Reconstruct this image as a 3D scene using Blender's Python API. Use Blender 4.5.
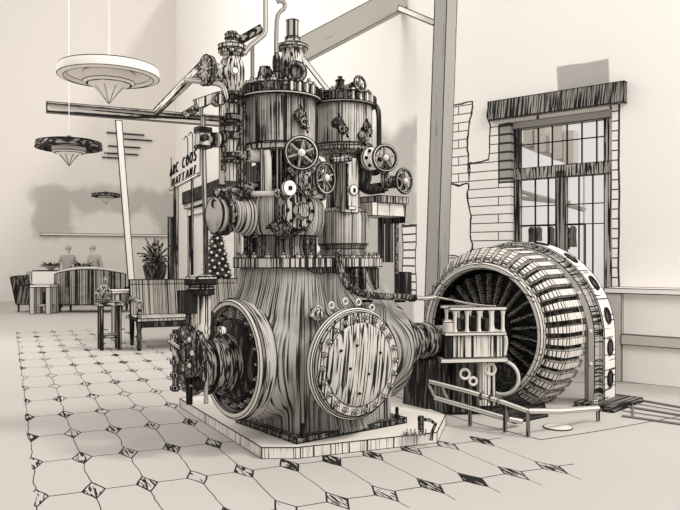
import bpy, bmesh, math, random
from mathutils import Vector, Matrix
random.seed(7)
PI = math.pi
SC = bpy.context.scene
COL = SC.collection
for o in list(bpy.data.objects): bpy.data.objects.remove(o)

# ------------------------------------------------------------------ camera
F = 720.0; HY = 258.0; EYE = 1.5
cd = bpy.data.cameras.new('camera'); cam = bpy.data.objects.new('camera', cd); COL.objects.link(cam)
cam.location = (0, 0, EYE); cam.rotation_euler = (PI/2, 0, 0)
cd.sensor_width = 36; cd.lens = 36*F/680; cd.shift_y = (HY-255)/680; cd.clip_end = 200
SC.camera = cam
# ------------------------------------------------------------------ light
w = bpy.data.worlds.new('world'); SC.world = w; w.use_nodes = True
bg = w.node_tree.nodes['Background']; bg.inputs[0].default_value = (1.0, .955, .91, 1); bg.inputs[1].default_value = .78
sd = bpy.data.lights.new('sun', 'SUN'); sd.energy = 1.5; sd.angle = math.radians(9); sd.color = (1, .95, .9)
sun = bpy.data.objects.new('sun', sd); COL.objects.link(sun)
sun.rotation_euler = Vector((-.78, .26, -1.0)).to_track_quat('-Z', 'Y').to_euler()
# added area lamp out of view, brightens the right and falls off leftwards
ad = bpy.data.lights.new('right_fill_light', 'AREA'); ad.energy = 430; ad.shape = 'RECTANGLE'; ad.size = 5; ad.size_y = 4; ad.color = (1, .965, .92)
right_fill = bpy.data.objects.new('right_fill_light', ad); COL.objects.link(right_fill); right_fill.location = (5.5, 1.0, 7.5)
right_fill.rotation_euler = (Vector((2.2, 8.2, .8))-Vector(right_fill.location)).to_track_quat('-Z', 'Y').to_euler()
al = bpy.data.lights.new('lounge_fill_light', 'AREA'); al.energy = 640; al.shape = 'SQUARE'; al.size = 5; al.color = (1, .965, .92)  # added fill lamp without a fixture, lifts the side and far walls
lounge_fill = bpy.data.objects.new('lounge_fill_light', al); COL.objects.link(lounge_fill); lounge_fill.location = (-9.5, 13.0, 9.5)
lounge_fill.rotation_euler = (Vector((-1.0, 15.5, 4.5))-Vector(lounge_fill.location)).to_track_quat('-Z', 'Y').to_euler()
vs = SC.view_settings
vs.view_transform = 'Standard'; vs.look = 'None'; vs.gamma = 1; vs.use_curve_mapping = False; vs.exposure = 0.0

# ------------------------------------------------------------------ helpers
def px(x, y, Y):
    return Vector(((x-340)/F*Y, Y, EYE-(y-HY)/F*Y))
def ground(x, y, z=0.0):
    return px(x, y, (EYE-z)*F/(y-HY))
U = Vector((-.419, .908, 0)); V = Vector((.908, .419, 0))      # along the tile rows away / to the right
A = Vector((.788, .616, 0)).normalized(); ROT = math.atan2(A.y, A.x)
B = Vector((A.y, -A.x, 0))

class MB:
    def __init__(s): s.v = []; s.f = []; s.m = []
    def add(s, vs, fs, m=0):
        o = len(s.v); s.v += [Vector(p) for p in vs]; s.f += [tuple(i+o for i in f) for f in fs]; s.m += [m]*len(fs); return s
    def box(s, c, d, rot=0, M=None, m=0, taper=1.0):
        c = Vector(c); vs = []
        for z in (-1, 1):
            for x, y in ((-1, -1), (1, -1), (1, 1), (-1, 1)):
                k = taper if z > 0 else 1
                p = Vector((x*d[0]/2*k, y*d[1]/2*k, z*d[2]/2))
                if M: p = M @ p
                elif rot: p = Matrix.Rotation(rot, 3, 'Z') @ p
                vs.append(c+p)
        return s.add(vs, [(3, 2, 1, 0), (4, 5, 6, 7), (0, 1, 5, 4), (1, 2, 6, 5), (2, 3, 7, 6), (3, 0, 4, 7)], m)
    def lathe(s, prof, origin=(0, 0, 0), axis=(0, 0, 1), n=28, m=0, a0=0, a1=2*PI, caps=True):
        ax = Vector(axis).normalized(); q = ax.to_track_quat('Z', 'Y').to_matrix()
        if abs(ax.z) > .999: q = Matrix.Identity(3) if ax.z > 0 else Matrix.Rotation(PI, 3, 'X')
        full = abs(a1-a0-2*PI) < 1e-6; k = n if full else n+1
        vs = []; fs = []; o = Vector(origin)
        for r, h in prof:
            for i in range(k):
                a = a0+(a1-a0)*i/n
                vs.append(o+q @ Vector((r*math.cos(a), r*math.sin(a), h)))
        for j in range(len(prof)-1):
            for i in range(n):
                i2 = (i+1) % k
                fs.append((j*k+i, j*k+i2, (j+1)*k+i2, (j+1)*k+i))
        if caps and full:
            if prof[0][0] > 1e-5: fs.append(tuple(range(k))[::-1])
            if prof[-1][0] > 1e-5: fs.append(tuple((len(prof)-1)*k+i for i in range(k)))
        return s.add(vs, fs, m)
    def cyl(s, p0, p1, r, r1=None, n=14, m=0):
        p0 = Vector(p0); d = Vector(p1)-p0
        return s.lathe([(r, 0), (r if r1 is None else r1, d.length)], p0, d, n, m)
    def tube(s, pts, r, n=8, m=0, closed=False, sub=0):
        pts = [Vector(p) for p in pts]
        for _ in range(sub):
            q = [pts[0]]
            for a, b in zip(pts, pts[1:]): q += [a*.75+b*.25, a*.25+b*.75]
            pts = q+[pts[-1]]
        k = len(pts); vs = []; fs = []; prev = None
        for i, p in enumerate(pts):
            if closed: t = pts[(i+1) % k]-pts[i-1]
            else: t = pts[min(i+1, k-1)]-pts[max(i-1, 0)]
            t.normalize()
            if prev is None: nn = t.orthogonal().normalized()
            else:
                nn = prev-t*prev.dot(t); nn = nn.normalized() if nn.length > 1e-6 else t.orthogonal().normalized()
            prev = nn; bb = t.cross(nn); rr = r[i] if isinstance(r, (list, tuple)) else r
            for j in range(n):
                a = 2*PI*j/n; vs.append(p+(nn*math.cos(a)+bb*math.sin(a))*rr)
        for i in range(k if closed else k-1):
            for j in range(n):
                i2 = (i+1) % k; fs.append((i*n+j, i*n+(j+1) % n, i2*n+(j+1) % n, i2*n+j))
        if not closed: fs += [tuple(range(n))[::-1], tuple((k-1)*n+j for j in range(n))]
        return s.add(vs, fs, m)
    def torus(s, c, axis, R, r, n=28, k=8, m=0):
        ax = Vector(axis).normalized(); e1 = ax.orthogonal().normalized(); e2 = ax.cross(e1); c = Vector(c)
        return s.tube([c+(e1*math.cos(2*PI*i/n)+e2*math.sin(2*PI*i/n))*R for i in range(n)], r, k, m, closed=True)
    def ball(s, c, r, n=12, m=0):
        r = Vector((r, r, r)) if not hasattr(r, '__len__') else Vector(r); c = Vector(c); vs = [c+Vector((0, 0, -r.z))]; fs = []; K = max(4, n//2)
        for j in range(1, K):
            t = PI*j/K-PI/2
            for i in range(n):
                a = 2*PI*i/n; vs.append(c+Vector((r.x*math.cos(t)*math.cos(a), r.y*math.cos(t)*math.sin(a), r.z*math.sin(t))))
        vs.append(c+Vector((0, 0, r.z)))
        for i in range(n): fs.append((0, 1+(i+1) % n, 1+i))
        for j in range(K-2):
            for i in range(n): fs.append((1+j*n+i, 1+j*n+(i+1) % n, 1+(j+1)*n+(i+1) % n, 1+(j+1)*n+i))
        L = len(vs)-1
        for i in range(n): fs.append((1+(K-2)*n+i, 1+(K-2)*n+(i+1) % n, L))
        return s.add(vs, fs, m)
    def prism(s, poly, z0, z1, m=0):
        n = len(poly); vs = [Vector((p[0], p[1], z0)) for p in poly]+[Vector((p[0], p[1], z1)) for p in poly]
        return s.add(vs, [tuple(range(n))[::-1], tuple(range(n, 2*n))]+[(i, (i+1) % n, n+(i+1) % n, n+i) for i in range(n)], m)
    def build(s, name, mats, parent=None, ink=0.0, ang=38, off=None, only_z=None):
        if not isinstance(mats, (list, tuple)): mats = [mats]
        mats = list(mats)
        if off is not None:
            off = Vector(off); s.v = [p-off for p in s.v]
        bm = bmesh.new(); bv = [bm.verts.new(p) for p in s.v]; bm.verts.ensure_lookup_table()
        for f, m in zip(s.f, s.m):
            try: fc = bm.faces.new([bv[i] for i in f]); fc.material_index = m; fc.smooth = True
            except ValueError: pass
        bmesh.ops.recalc_face_normals(bm, faces=bm.faces[:])
        if ink:
            segs = []
            ca = math.cos(math.radians(ang))
            for e in bm.edges:
                lf = e.link_faces
                if len(lf) == 1 or (len(lf) == 2 and lf[0].normal.dot(lf[1].normal) < ca): segs.append((e.verts[0].co.copy(), e.verts[1].co.copy()))
            mi = len(mats); mats.append(INK)
            for a, b in segs:
                d = b-a
                if d.length < 1e-5: continue
                d.normalize(); e1 = d.orthogonal().normalized(); e2 = d.cross(e1)
                t = []
                for p, g in ((a, -1), (b, 1)):
                    for k in range(3):
                        an = 2*PI*k/3; t.append(bm.verts.new(p+d*(g*ink*.5)+(e1*math.cos(an)+e2*math.sin(an))*ink))
                for k in range(3):
                    f = bm.faces.new((t[k], t[(k+1) % 3], t[3+(k+1) % 3], t[3+k])); f.material_index = mi
                for q in ((t[2], t[1], t[0]), (t[3], t[4], t[5])):
                    f = bm.faces.new(q); f.material_index = mi
        me = bpy.data.meshes.new(name); bm.to_mesh(me); bm.free()
        for m in mats: me.materials.append(m)
        me.set_sharp_from_angle(angle=math.radians(ang))
        ob = bpy.data.objects.new(name, me); COL.objects.link(ob)
        if parent: ob.parent = parent
        elif off is not None: ob.location = off
        return ob

def tag(o, label=None, cat=None, group=None, kind=None):
    for k, x in (('label', label), ('category', cat), ('group', group), ('kind', kind)):
        if x: o[k] = x
    return o
def thing(name, label, cat, loc=(0, 0, 0), rz=0, group=None):
    o = bpy.data.objects.new(name, None); COL.objects.link(o); o.location = loc; o.rotation_euler = (0, 0, rz); o.empty_display_size = .1
    return tag(o, label, cat, group)
def dup(o, loc, rz, label, scale=1):
    r = o.copy(); COL.objects.link(r); r.location = loc; r.rotation_euler = (0, 0, rz); r.scale = (scale,)*3; r['label'] = label
    for ch in list(o.children):
        c = ch.copy(); COL.objects.link(c); c.parent = r
        for g in list(ch.children):
            d = g.copy(); COL.objects.link(d); d.parent = c
    return r

# ------------------------------------------------------------------ materials
def newmat(name):
    m = bpy.data.materials.new(name); m.use_nodes = True; nt = m.node_tree
    b = nt.nodes['Principled BSDF']; b.inputs['Roughness'].default_value = .75; b.inputs['Specular IOR Level'].default_value = .15
    return m, nt, b
def N(nt, t, **k):
    n = nt.nodes.new(t)
    for a, x in k.items(): setattr(n, a, x)
    return n
def math_(nt, op, a, b=None, c=None, clamp=False):
    n = N(nt, 'ShaderNodeMath', operation=op); n.use_clamp = clamp
    for i, x in enumerate((a, b, c)):
        if x is None: continue
        if isinstance(x, (int, float)): n.inputs[i].default_value = x
        else: nt.links.new(x, n.inputs[i])
    return n.outputs[0]
def plain(name, col, rough=.75, spec=.15, metal=0, mottle=.04):
    m, nt, b = newmat(name)
    tc = N(nt, 'ShaderNodeTexCoord'); no = N(nt, 'ShaderNodeTexNoise'); no.inputs['Scale'].default_value = 6; no.inputs['Detail'].default_value = 4
    nt.links.new(tc.outputs['Object'], no.inputs['Vector'])
    mx = N(nt, 'ShaderNodeMix', data_type='RGBA'); mx.inputs['A'].default_value = (*[c*(1-mottle) for c in col], 1); mx.inputs['B'].default_value = (*[min(1, c*(1+mottle)) for c in col], 1)
    nt.links.new(no.outputs['Fac'], mx.inputs['Factor']); nt.links.new(mx.outputs['Result'], b.inputs['Base Color'])
    b.inputs['Roughness'].default_value = rough; b.inputs['Specular IOR Level'].default_value = spec; b.inputs['Metallic'].default_value = metal
    return m
def hatch(name, base, thr=.52, k=34, d=(0, 0, 1), stretch=.045, ink=(.012, .011, .010), cross=0, soft=.05, vary=.22, rough=.7, spec=.2, e=None, polar=None):
    """pen strokes: a noise drawn out along d, so the surface is ruled with broken lines running that way"""
    m, nt, b = newmat(name); tc = N(nt, 'ShaderNodeTexCoord')
    d = Vector(d).normalized(); e1 = d.orthogonal().normalized(); e2 = d.cross(e1)
    def dot(v, s):
        n = N(nt, 'ShaderNodeVectorMath', operation='DOT_PRODUCT'); nt.links.new(tc.outputs['Object'], n.inputs[0]); n.inputs[1].default_value = Vector(v)*s
        return n.outputs['Value']
    def strokes(e1, e2, d, k):
        cb = N(nt, 'ShaderNodeCombineXYZ')
        for i, (v, s) in enumerate(((e1, k), (e2, k), (d, k*stretch))): nt.links.new(dot(v, s), cb.inputs[i])
        no = N(nt, 'ShaderNodeTexNoise'); no.inputs['Scale'].default_value = 1; no.inputs['Detail'].default_value = .6
        nt.links.new(cb.outputs[0], no.inputs['Vector']); return no.outputs['Fac']
    if polar or e:
        def strokes(e1_, e2_, d_, k):
            cb = N(nt, 'ShaderNodeCombineXYZ')
            if polar:
                o_, axis, ring = polar; axis = Vector(axis).normalized(); f1 = axis.orthogonal().normalized(); f2 = axis.cross(f1); o_ = Vector(o_)
                c1 = math_(nt, 'SUBTRACT', dot(f1, 1), o_.dot(f1)); c2 = math_(nt, 'SUBTRACT', dot(f2, 1), o_.dot(f2))
                an = math_(nt, 'ARCTAN2', c2, c1)
                a_, h_ = (k*stretch, k) if ring else (k*.8, k*stretch)
                nt.links.new(math_(nt, 'MULTIPLY', an, a_), cb.inputs[0]); nt.links.new(dot(axis, h_), cb.inputs[1])
                rd = math_(nt, 'ADD', math_(nt, 'MULTIPLY', c1, c1), math_(nt, 'MULTIPLY', c2, c2))
                nt.links.new(math_(nt, 'MULTIPLY', rd, k*(.35 if ring else stretch*2)), cb.inputs[2])
            else:
                nt.links.new(dot(Vector(e).normalized(), k), cb.inputs[0]); nt.links.new(dot(d, k*stretch), cb.inputs[1])
            no = N(nt, 'ShaderNodeTexNoise'); no.inputs['Scale'].default_value = 1; no.inputs['Detail'].default_value = .6
            nt.links.new(cb.outputs[0], no.inputs['Vector']); return no.outputs['Fac']
    lo = N(nt, 'ShaderNodeTexNoise'); lo.inputs['Scale'].default_value = 5; lo.inputs['Detail'].default_value = 2; nt.links.new(tc.outputs['Object'], lo.inputs['Vector'])
    vv = math_(nt, 'MULTIPLY_ADD', lo.outputs['Fac'], -vary, thr+vary*.5)
    def mask(f, t):
        x = math_(nt, 'SUBTRACT', f, t); return math_(nt, 'MULTIPLY_ADD', x, 1/(2*soft), .5, clamp=True)
    fac = mask(strokes(e1, e2, d, k), vv)
    if cross:
        dd = (d+e1*1.0).normalized(); f1 = dd.orthogonal().normalized()
        fac = math_(nt, 'MAXIMUM', fac, mask(strokes(f1, dd.cross(f1), dd, k), math_(nt, 'ADD', vv, cross)))
    mx = N(nt, 'ShaderNodeMix', data_type='RGBA'); mx.inputs['A'].default_value = (*base, 1); mx.inputs['B'].default_value = (*ink, 1)
    nt.links.new(fac, mx.inputs['Factor']); nt.links.new(mx.outputs['Result'], b.inputs['Base Color'])
    b.inputs['Roughness'].default_value = rough; b.inputs['Specular IOR Level'].default_value = spec
    return m
PAPER_C = (.94, .905, .865)
INK = plain('black_ink', (.012, .011, .011), .8, .05)
PAPER = plain('white_paint', PAPER_C, .9, .03, mottle=.012)
PALE = plain('pale_metal', (.74, .71, .66), .6, .2)
WASH = plain('grey_paint', (.40, .385, .36), .8, .1, mottle=.1)
WASHD = plain('dark_grey_paint', (.22, .21, .20), .8, .1, mottle=.1)
WASHL = plain('light_grey_paint', (.58, .55, .51), .8, .1, mottle=.06)
BLACK = hatch('black_iron', (.10, .095, .09), thr=.42, k=40)
H_BODY = hatch('cast_iron_body', (.36, .35, .325), thr=.54, k=90, stretch=.016, vary=.2, polar=((.03, .05, 0), (0, 0, 1), False), soft=.08)
H_COVER = hatch('pale_iron_cover', (.56, .54, .50), thr=.54, k=60, d=(.12, 0, 1), stretch=.02)
H_MID = hatch('ruled_iron', (.52, .495, .46), thr=.51, k=75, stretch=.015)
H_LIGHT = hatch('light_ruled_iron', (.66, .63, .58), thr=.55, k=70, stretch=.015)
H_DARK = hatch('dark_ruled_iron', (.29, .275, .255), thr=.49, k=70, stretch=.02, cross=.05)
H_X = hatch('iron_ruled_round_barrel', (.30, .285, .26), thr=.50, k=70, stretch=.03, polar=((0, 0, .70), (1, 0, 0), True))
H_XL = hatch('pale_iron_ruled_round_barrel', (.44, .42, .395), thr=.53, k=70, stretch=.03, polar=((0, 0, .70), (1, 0, 0), True))
H_ROUGH = hatch('scribbled_iron', (.42, .40, .37), thr=.51, k=55, stretch=.4, vary=.3)

X1, X2 = -.285, .37
H_P1 = hatch('ruled_iron_drum', (.50, .48, .445), thr=.52, k=70, stretch=.012, polar=((X1, 0, 0), (0, 0, 1), False))
H_P2 = hatch('ruled_iron_small_drum', (.58, .555, .52), thr=.52, k=60, stretch=.012, polar=((X2, 0, 0), (0, 0, 1), False))
H_N1 = hatch('dark_ruled_iron_neck', (.36, .345, .32), thr=.49, k=70, stretch=.012, polar=((X1, 0, 0), (0, 0, 1), False))
H_N2 = hatch('dark_ruled_iron_small_neck', (.36, .345, .32), thr=.49, k=60, stretch=.012, polar=((X2, 0, 0), (0, 0, 1), False))
# ------------------------------------------------------------------ setting
def floor_mat():
    m, nt, b = newmat('tiled_floor'); tc = N(nt, 'ShaderNodeTexCoord')
    def dot(v, off=0):
        n = N(nt, 'ShaderNodeVectorMath', operation='DOT_PRODUCT'); nt.links.new(tc.outputs['Object'], n.inputs[0]); n.inputs[1].default_value = v
        return n.outputs['Value']
    wob = N(nt, 'ShaderNodeTexNoise'); wob.inputs['Scale'].default_value = 3.0; nt.links.new(tc.outputs['Object'], wob.inputs['Vector'])
    wv = math_(nt, 'MULTIPLY_ADD', wob.outputs['Fac'], .05, -.025)
    u = math_(nt, 'ADD', dot(U), wv); v = math_(nt, 'ADD', dot(V), wv)
    PU, PV = .834, .337
    def cell(x, off, per):   # signed distance (in periods) to the nearest grid line
        t = math_(nt, 'DIVIDE', math_(nt, 'SUBTRACT', x, off), per)
        return math_(nt, 'ABSOLUTE', math_(nt, 'SUBTRACT', t, math_(nt, 'ROUND', t)))
    cu = cell(u, 4.887, PU); cv = cell(v, 1.176, PV)
    lu = math_(nt, 'LESS_THAN', cu, .008); lv = math_(nt, 'LESS_THAN', cv, .010)
    s = math_(nt, 'ADD', cu, cv)
    dia = math_(nt, 'LESS_THAN', s, .21); rim = math_(nt, 'LESS_THAN', math_(nt, 'ABSOLUTE', math_(nt, 'SUBTRACT', s, .205)), .02)
    st = N(nt, 'ShaderNodeTexNoise'); st.inputs['Scale'].default_value = 1; st.inputs['Detail'].default_value = 1
    cb = N(nt, 'ShaderNodeCombineXYZ'); nt.links.new(math_(nt, 'MULTIPLY', v, 60), cb.inputs[0]); nt.links.new(math_(nt, 'MULTIPLY', u, 6), cb.inputs[1]); nt.links.new(cb.outputs[0], st.inputs['Vector'])
    pick = N(nt, 'ShaderNodeTexNoise'); pick.inputs['Scale'].default_value = 1.6; nt.links.new(tc.outputs['Object'], pick.inputs['Vector'])
    strok = math_(nt, 'GREATER_THAN', st.outputs['Fac'], math_(nt, 'MULTIPLY_ADD', pick.outputs['Fac'], .9, .06))
    lines = math_(nt, 'MAXIMUM', lu, lv); lines = math_(nt, 'MULTIPLY', lines, math_(nt, 'SUBTRACT', 1, dia))
    ink = math_(nt, 'MAXIMUM', lines, math_(nt, 'MAXIMUM', rim, math_(nt, 'MULTIPLY', dia, strok)))
    for x, lo, hi in ((u, 3.75, 16.2), (v, .15, 3.75)):
        ink = math_(nt, 'MULTIPLY', ink, math_(nt, 'MULTIPLY', math_(nt, 'GREATER_THAN', x, lo), math_(nt, 'LESS_THAN', x, hi)))
    # the plain floor begins where the generator stands
    edge = math_(nt, 'ADD', u, math_(nt, 'MULTIPLY', v, .0))
    ink = math_(nt, 'MULTIPLY', ink, math_(nt, 'MAXIMUM', math_(nt, 'LESS_THAN', edge, 5.05), math_(nt, 'LESS_THAN', v, 2.3)))
    mx = N(nt, 'ShaderNodeMix', data_type='RGBA'); mx.inputs['A'].default_value = (.505, .478, .45, 1); mx.inputs['B'].default_value = (.025, .023, .022, 1)
    nt.links.new(ink, mx.inputs['Factor']); nt.links.new(mx.outputs['Result'], b.inputs['Base Color']); b.inputs['Specular IOR Level'].default_value = .05; b.inputs['Roughness'].default_value = .9
    return m
fl = MB().box((-4, 15, -.1), (46, 40, .2)).build('floor', floor_mat(), off=(0, 0, 0)); tag(fl, 'pale floor with small dark diamond tiles', 'floor', kind='structure')

def wall_mat(name, stains=(), bricks=(), c=PAPER_C, bw=1.3):
    """white plaster in wall coordinates (x along, z up) with worn grey patches and exposed brickwork"""
    m, nt, b = newmat(name); tc = N(nt, 'ShaderNodeTexCoord'); sp = N(nt, 'ShaderNodeSeparateXYZ'); nt.links.new(tc.outputs['Object'], sp.inputs[0])
    X, Z = sp.outputs['X'], sp.outputs['Z']
    no = N(nt, 'ShaderNodeTexNoise'); no.inputs['Scale'].default_value = 1.0; no.inputs['Detail'].default_value = 5; nt.links.new(tc.outputs['Object'], no.inputs['Vector'])
    def region(x0, x1, z0, z1, rag, soft, more=()):
        nz = math_(nt, 'MULTIPLY_ADD', no.outputs['Fac'], rag*4, -rag*2)
        ds = [math_(nt, 'SUBTRACT', X, x0), math_(nt, 'SUBTRACT', x1, X), math_(nt, 'SUBTRACT', Z, z0), math_(nt, 'SUBTRACT', z1, Z)]
        d = math_(nt, 'MINIMUM', math_(nt, 'MINIMUM', ds[0], ds[1]), math_(nt, 'MINIMUM', ds[2], ds[3]))
        for (x0, x1, z0, z1) in more:
            ds = [math_(nt, 'SUBTRACT', X, x0), math_(nt, 'SUBTRACT', x1, X), math_(nt, 'SUBTRACT', Z, z0), math_(nt, 'SUBTRACT', z1, Z)]
            d = math_(nt, 'MAXIMUM', d, math_(nt, 'MINIMUM', math_(nt, 'MINIMUM', ds[0], ds[1]), math_(nt, 'MINIMUM', ds[2], ds[3])))
        d = math_(nt, 'ADD', d, nz)
        return d, math_(nt, 'MULTIPLY_ADD', d, 1/soft, .5, clamp=True)
    col = None
    mx = N(nt, 'ShaderNodeMix', data_type='RGBA'); mx.inputs['A'].default_value = (*c, 1); mx.inputs['B'].default_value = (*c, 1); col = mx.outputs['Result']
    def over(col, fac, c):
        q = N(nt, 'ShaderNodeMix', data_type='RGBA'); nt.links.new(col, q.inputs['A']); q.inputs['B'].default_value = (*c, 1)
        nt.links.new(fac, q.inputs['Factor']); return q.outputs['Result']
    for (x0, x1, z0, z1, rag, soft, c) in stains:
        d, f = region(x0, x1, z0, z1, rag, soft); col = over(col, f, c)
    for (x0, x1, z0, z1, rag, grey, lw, *more) in bricks:
        d, f = region(x0, x1, z0, z1, rag, .01, more)
        br = N(nt, 'ShaderNodeTexBrick'); cb = N(nt, 'ShaderNodeCombineXYZ'); nt.links.new(X, cb.inputs[0]); nt.links.new(Z, cb.inputs[1]); nt.links.new(cb.outputs[0], br.inputs['Vector'])
        br.inputs['Scale'].default_value = 1; br.inputs['Mortar Size'].default_value = lw; br.inputs['Brick Width'].default_value = bw; br.inputs['Row Height'].default_value = .125; br.inputs['Mortar Smooth'].default_value = 0
        c0 = tuple(g*(1-grey) for g in PAPER_C); br.inputs['Color1'].default_value = (*c0, 1); br.inputs['Color2'].default_value = (*[g*.95 for g in c0], 1); br.inputs['Mortar'].default_value = (.05, .046, .042, 1)
        q = N(nt, 'ShaderNodeMix', data_type='RGBA'); nt.links.new(col, q.inputs['A']); nt.links.new(br.outputs['Color'], q.inputs['B']); nt.links.new(f, q.inputs['Factor']); col = q.outputs['Result']
        edge = math_(nt, 'LESS_THAN', math_(nt, 'ABSOLUTE', d), .013); col = over(col, edge, (.05, .046, .042))
    nt.links.new(col, b.inputs['Base Color']); b.inputs['Roughness'].default_value = .95; b.inputs['Specular IOR Level'].default_value = .03
    return m
# window wall: local x runs to the right (towards the camera), z up
W = Vector((.766, -.643, 0)); WO = Vector((3.75, 9.0, 0)); WR = math.atan2(W.y, W.x); WN = Vector((-.643, -.766, 0))
def wx(px_):      # wall x of a pixel column
    k = (px_-340)/F
    return (k*WO.y-WO.x)/(W.x-k*W.y)
def wz(px_, py): # height on the wall at a pixel
    return EYE-(py-HY)/F*(WO.y+W.y*wx(px_))
def wp(x, z, out=0): return WO+W*x+WN*out+Vector((0, 0, z))
GREYW = (.47, .45, .42)
x0, x1 = wx(510), wx(612); zw0, zw1 = .9, 3.42
wm = wall_mat('window_wall_plaster', stains=[(wx(557), wx(609), wz(585, 88), wz(585, 62), .03, .02, GREYW)],
     bricks=[(wx(446), wx(470), wz(460, 185), wz(460, 106), .12, 0, .007, (wx(488), x0+.4, 1.1, wz(500, 106)), (wx(468), x0, 1.2, wz(480, 160))), (wx(425), wx(478), .2, 1.58, .22, .22, .007), (wx(499), wx(513), wz(505, 182), wz(505, 124), .02, .6, .016), (x1-.02, wx(619), .3, wz(615, 102), .015, 0, .008)])
b_ = MB()
xe0, xe1 = wx(417), 3.0
for (a, c, z0, z1) in ((xe0, x0, 0, 5.7), (x1, xe1, 0, 5.7), (x0, x1, 0, zw0), (x0, x1, zw1, 5.7)):
    b_.box(((a+c)/2, .15, (z0+z1)/2), (c-a, .3, z1-z0))
wr = b_.build('wall_right', wm); wr.location = WO; wr.rotation_euler = (0, 0, WR); tag(wr, 'pale plaster wall with exposed brick around the tall window', 'wall', kind='structure')
# side wall along U, from the corner away into the hall
CO = wp(xe0, 0); SL = 17.6
def sx(px_):
    k = (px_-340)/F
    return (k*CO.y-CO.x)/(U.x-k*U.y)
def sz(px_, py): return EYE-(py-HY)/F*(CO.y+U.y*sx(px_))
G2 = (.56, .54, .51)
wm2 = wall_mat('hall_wall_plaster', stains=[(.0, 2.3, .9, sz(400, 128), .3, .3, G2), (2.0, 3.2, .7, 2.4, .3, .3, (.66, .63, .59)), (.1, .9, .2, 1.45, .15, .1, G2)],
                bricks=[(.02, .45, .9, sz(414, 225), .06, .03, .012)])
ws = MB().box((SL/2, -.15, 6), (SL, .3, 12)).build('wall_side', wm2); ws.location = CO; ws.rotation_euler = (0, 0, math.atan2(U.y, U.x)); tag(ws, 'long pale wall behind the engine with a dark awning', 'wall', kind='structure')
BO = CO+U*SL
def bx_(px_):
    k = (px_-340)/F; D = -V
    return (k*BO.y-BO.x)/(D.x-k*D.y)
def bz(px_, py): return EYE-(py-HY)/F*(BO.y-V.y*bx_(px_))
wm3 = wall_mat('far_wall_plaster', stains=[(bx_(178), bx_(34), bz(100, 234), bz(100, 187), .45, .35, (.54, .515, .485)), (bx_(152), bx_(78), bz(115, 240), bz(115, 212), .5, .4, (.80, .762, .72))], c=(.80, .762, .72))
wb = MB().box((13, .2, 6), (26, .4, 12)).build('wall_back', wm3); wb.location = BO; wb.rotation_euler = (0, 0, math.atan2(-V.y, -V.x)); tag(wb, 'far blank wall with a grey painted patch', 'wall', kind='structure')
# fix the direction of the slab so it stands behind its face
wb.scale = (1, -1, 1)
def bp(x, z, out=0): return BO-V*x+Vector((0, 0, z))-U*out
t1 = MB().box(((bx_(170)+bx_(40))/2, .06, bz(105, 235)), (bx_(40)-bx_(170), .1, .07)).build('trim_1', PAPER, ink=.011); t1.location = BO; t1.rotation_euler = (0, 0, math.atan2(-V.y, -V.x)); tag(t1, 'thin ledge across the far wall', 'trim', kind='structure')

# ------------------------------------------------------------------ window
win = bpy.data.objects.new('window_1', None); COL.objects.link(win); win.location = WO; win.rotation_euler = (0, 0, WR)
tag(win, 'tall multi-pane window with dark brick lintel', 'window', kind='structure')
LINT = hatch('dark_ruled_lintel', (.34, .32, .30), thr=.49, k=75, d=(.1, 0, 1), stretch=.03)
MB().box(((wx(492)+wx(627))/2, -.05, (wz(560, 92)+wz(560, 113))/2+.0), (wx(627)-wx(492), .14, .26)).build('lintel', LINT, win, ink=.008)
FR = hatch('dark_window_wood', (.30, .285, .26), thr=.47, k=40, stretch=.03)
FRX = hatch('cross_ruled_window_wood', (.45, .43, .40), thr=.50, k=70, stretch=.06, cross=0)
XA, XB = wx(519), wx(606)
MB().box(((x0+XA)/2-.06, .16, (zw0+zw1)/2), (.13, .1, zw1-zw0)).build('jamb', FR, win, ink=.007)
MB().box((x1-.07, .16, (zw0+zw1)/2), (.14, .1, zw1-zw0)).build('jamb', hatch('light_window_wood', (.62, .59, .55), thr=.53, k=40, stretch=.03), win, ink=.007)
MB().box(((x0+x1)/2, .14, zw1-.05), (x1-x0, .12, .10)).build('head', WASH, win, ink=.007)
MB().box(((x0+x1)/2, .14, zw0+.04), (x1-x0+.1, .22, .08)).build('sill', PAPER, win, ink=.007)
zt = wz(560, 170)
MB().box(((x0+x1)/2, .15, zt), (x1-x0, .1, .16)).build('transom', FRX, win, ink=.006)
xm = wx(557)
MB().box((xm, .15, (zw0+zt)/2), (.13, .1, zt-zw0)).build('mullion', FR, win, ink=.006)
for p in (533, 547, 562, 577, 592):
    MB().box((wx(p), .17, (zt+zw1)/2), (.012, .03, zw1-zt)).build('glazing_bar', INK, win)
for p in (530, 543, 574, 588):
    MB().box((wx(p), .17, (zt+zw0)/2), (.012, .03, zt-zw0)).build('glazing_bar', INK, win)
for p, y in ((560, 139), (560, 204), (560, 224)):
    MB().box(((x0+x1)/2, .17, wz(p, y)), (x1-x0, .03, .012)).build('glazing_bar', INK, win)
gm, nt, b = newmat('window_glass'); tr = N(nt, 'ShaderNodeBsdfTransparent'); gl = N(nt, 'ShaderNodeBsdfGlossy'); gl.inputs['Roughness'].default_value = .05
ms = N(nt, 'ShaderNodeMixShader'); ms.inputs[0].default_value = .05; nt.links.new(tr.outputs[0], ms.inputs[1]); nt.links.new(gl.outputs[0], ms.inputs[2]); nt.links.new(ms.outputs[0], nt.nodes['Material Output'].inputs[0])
for a, c in ((zw0, zt), (zt, zw1)):
    MB().box(((x0+x1)/2, .19, (a+c)/2), (x1-x0, .008, c-a)).build('pane', gm, win)
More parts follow.
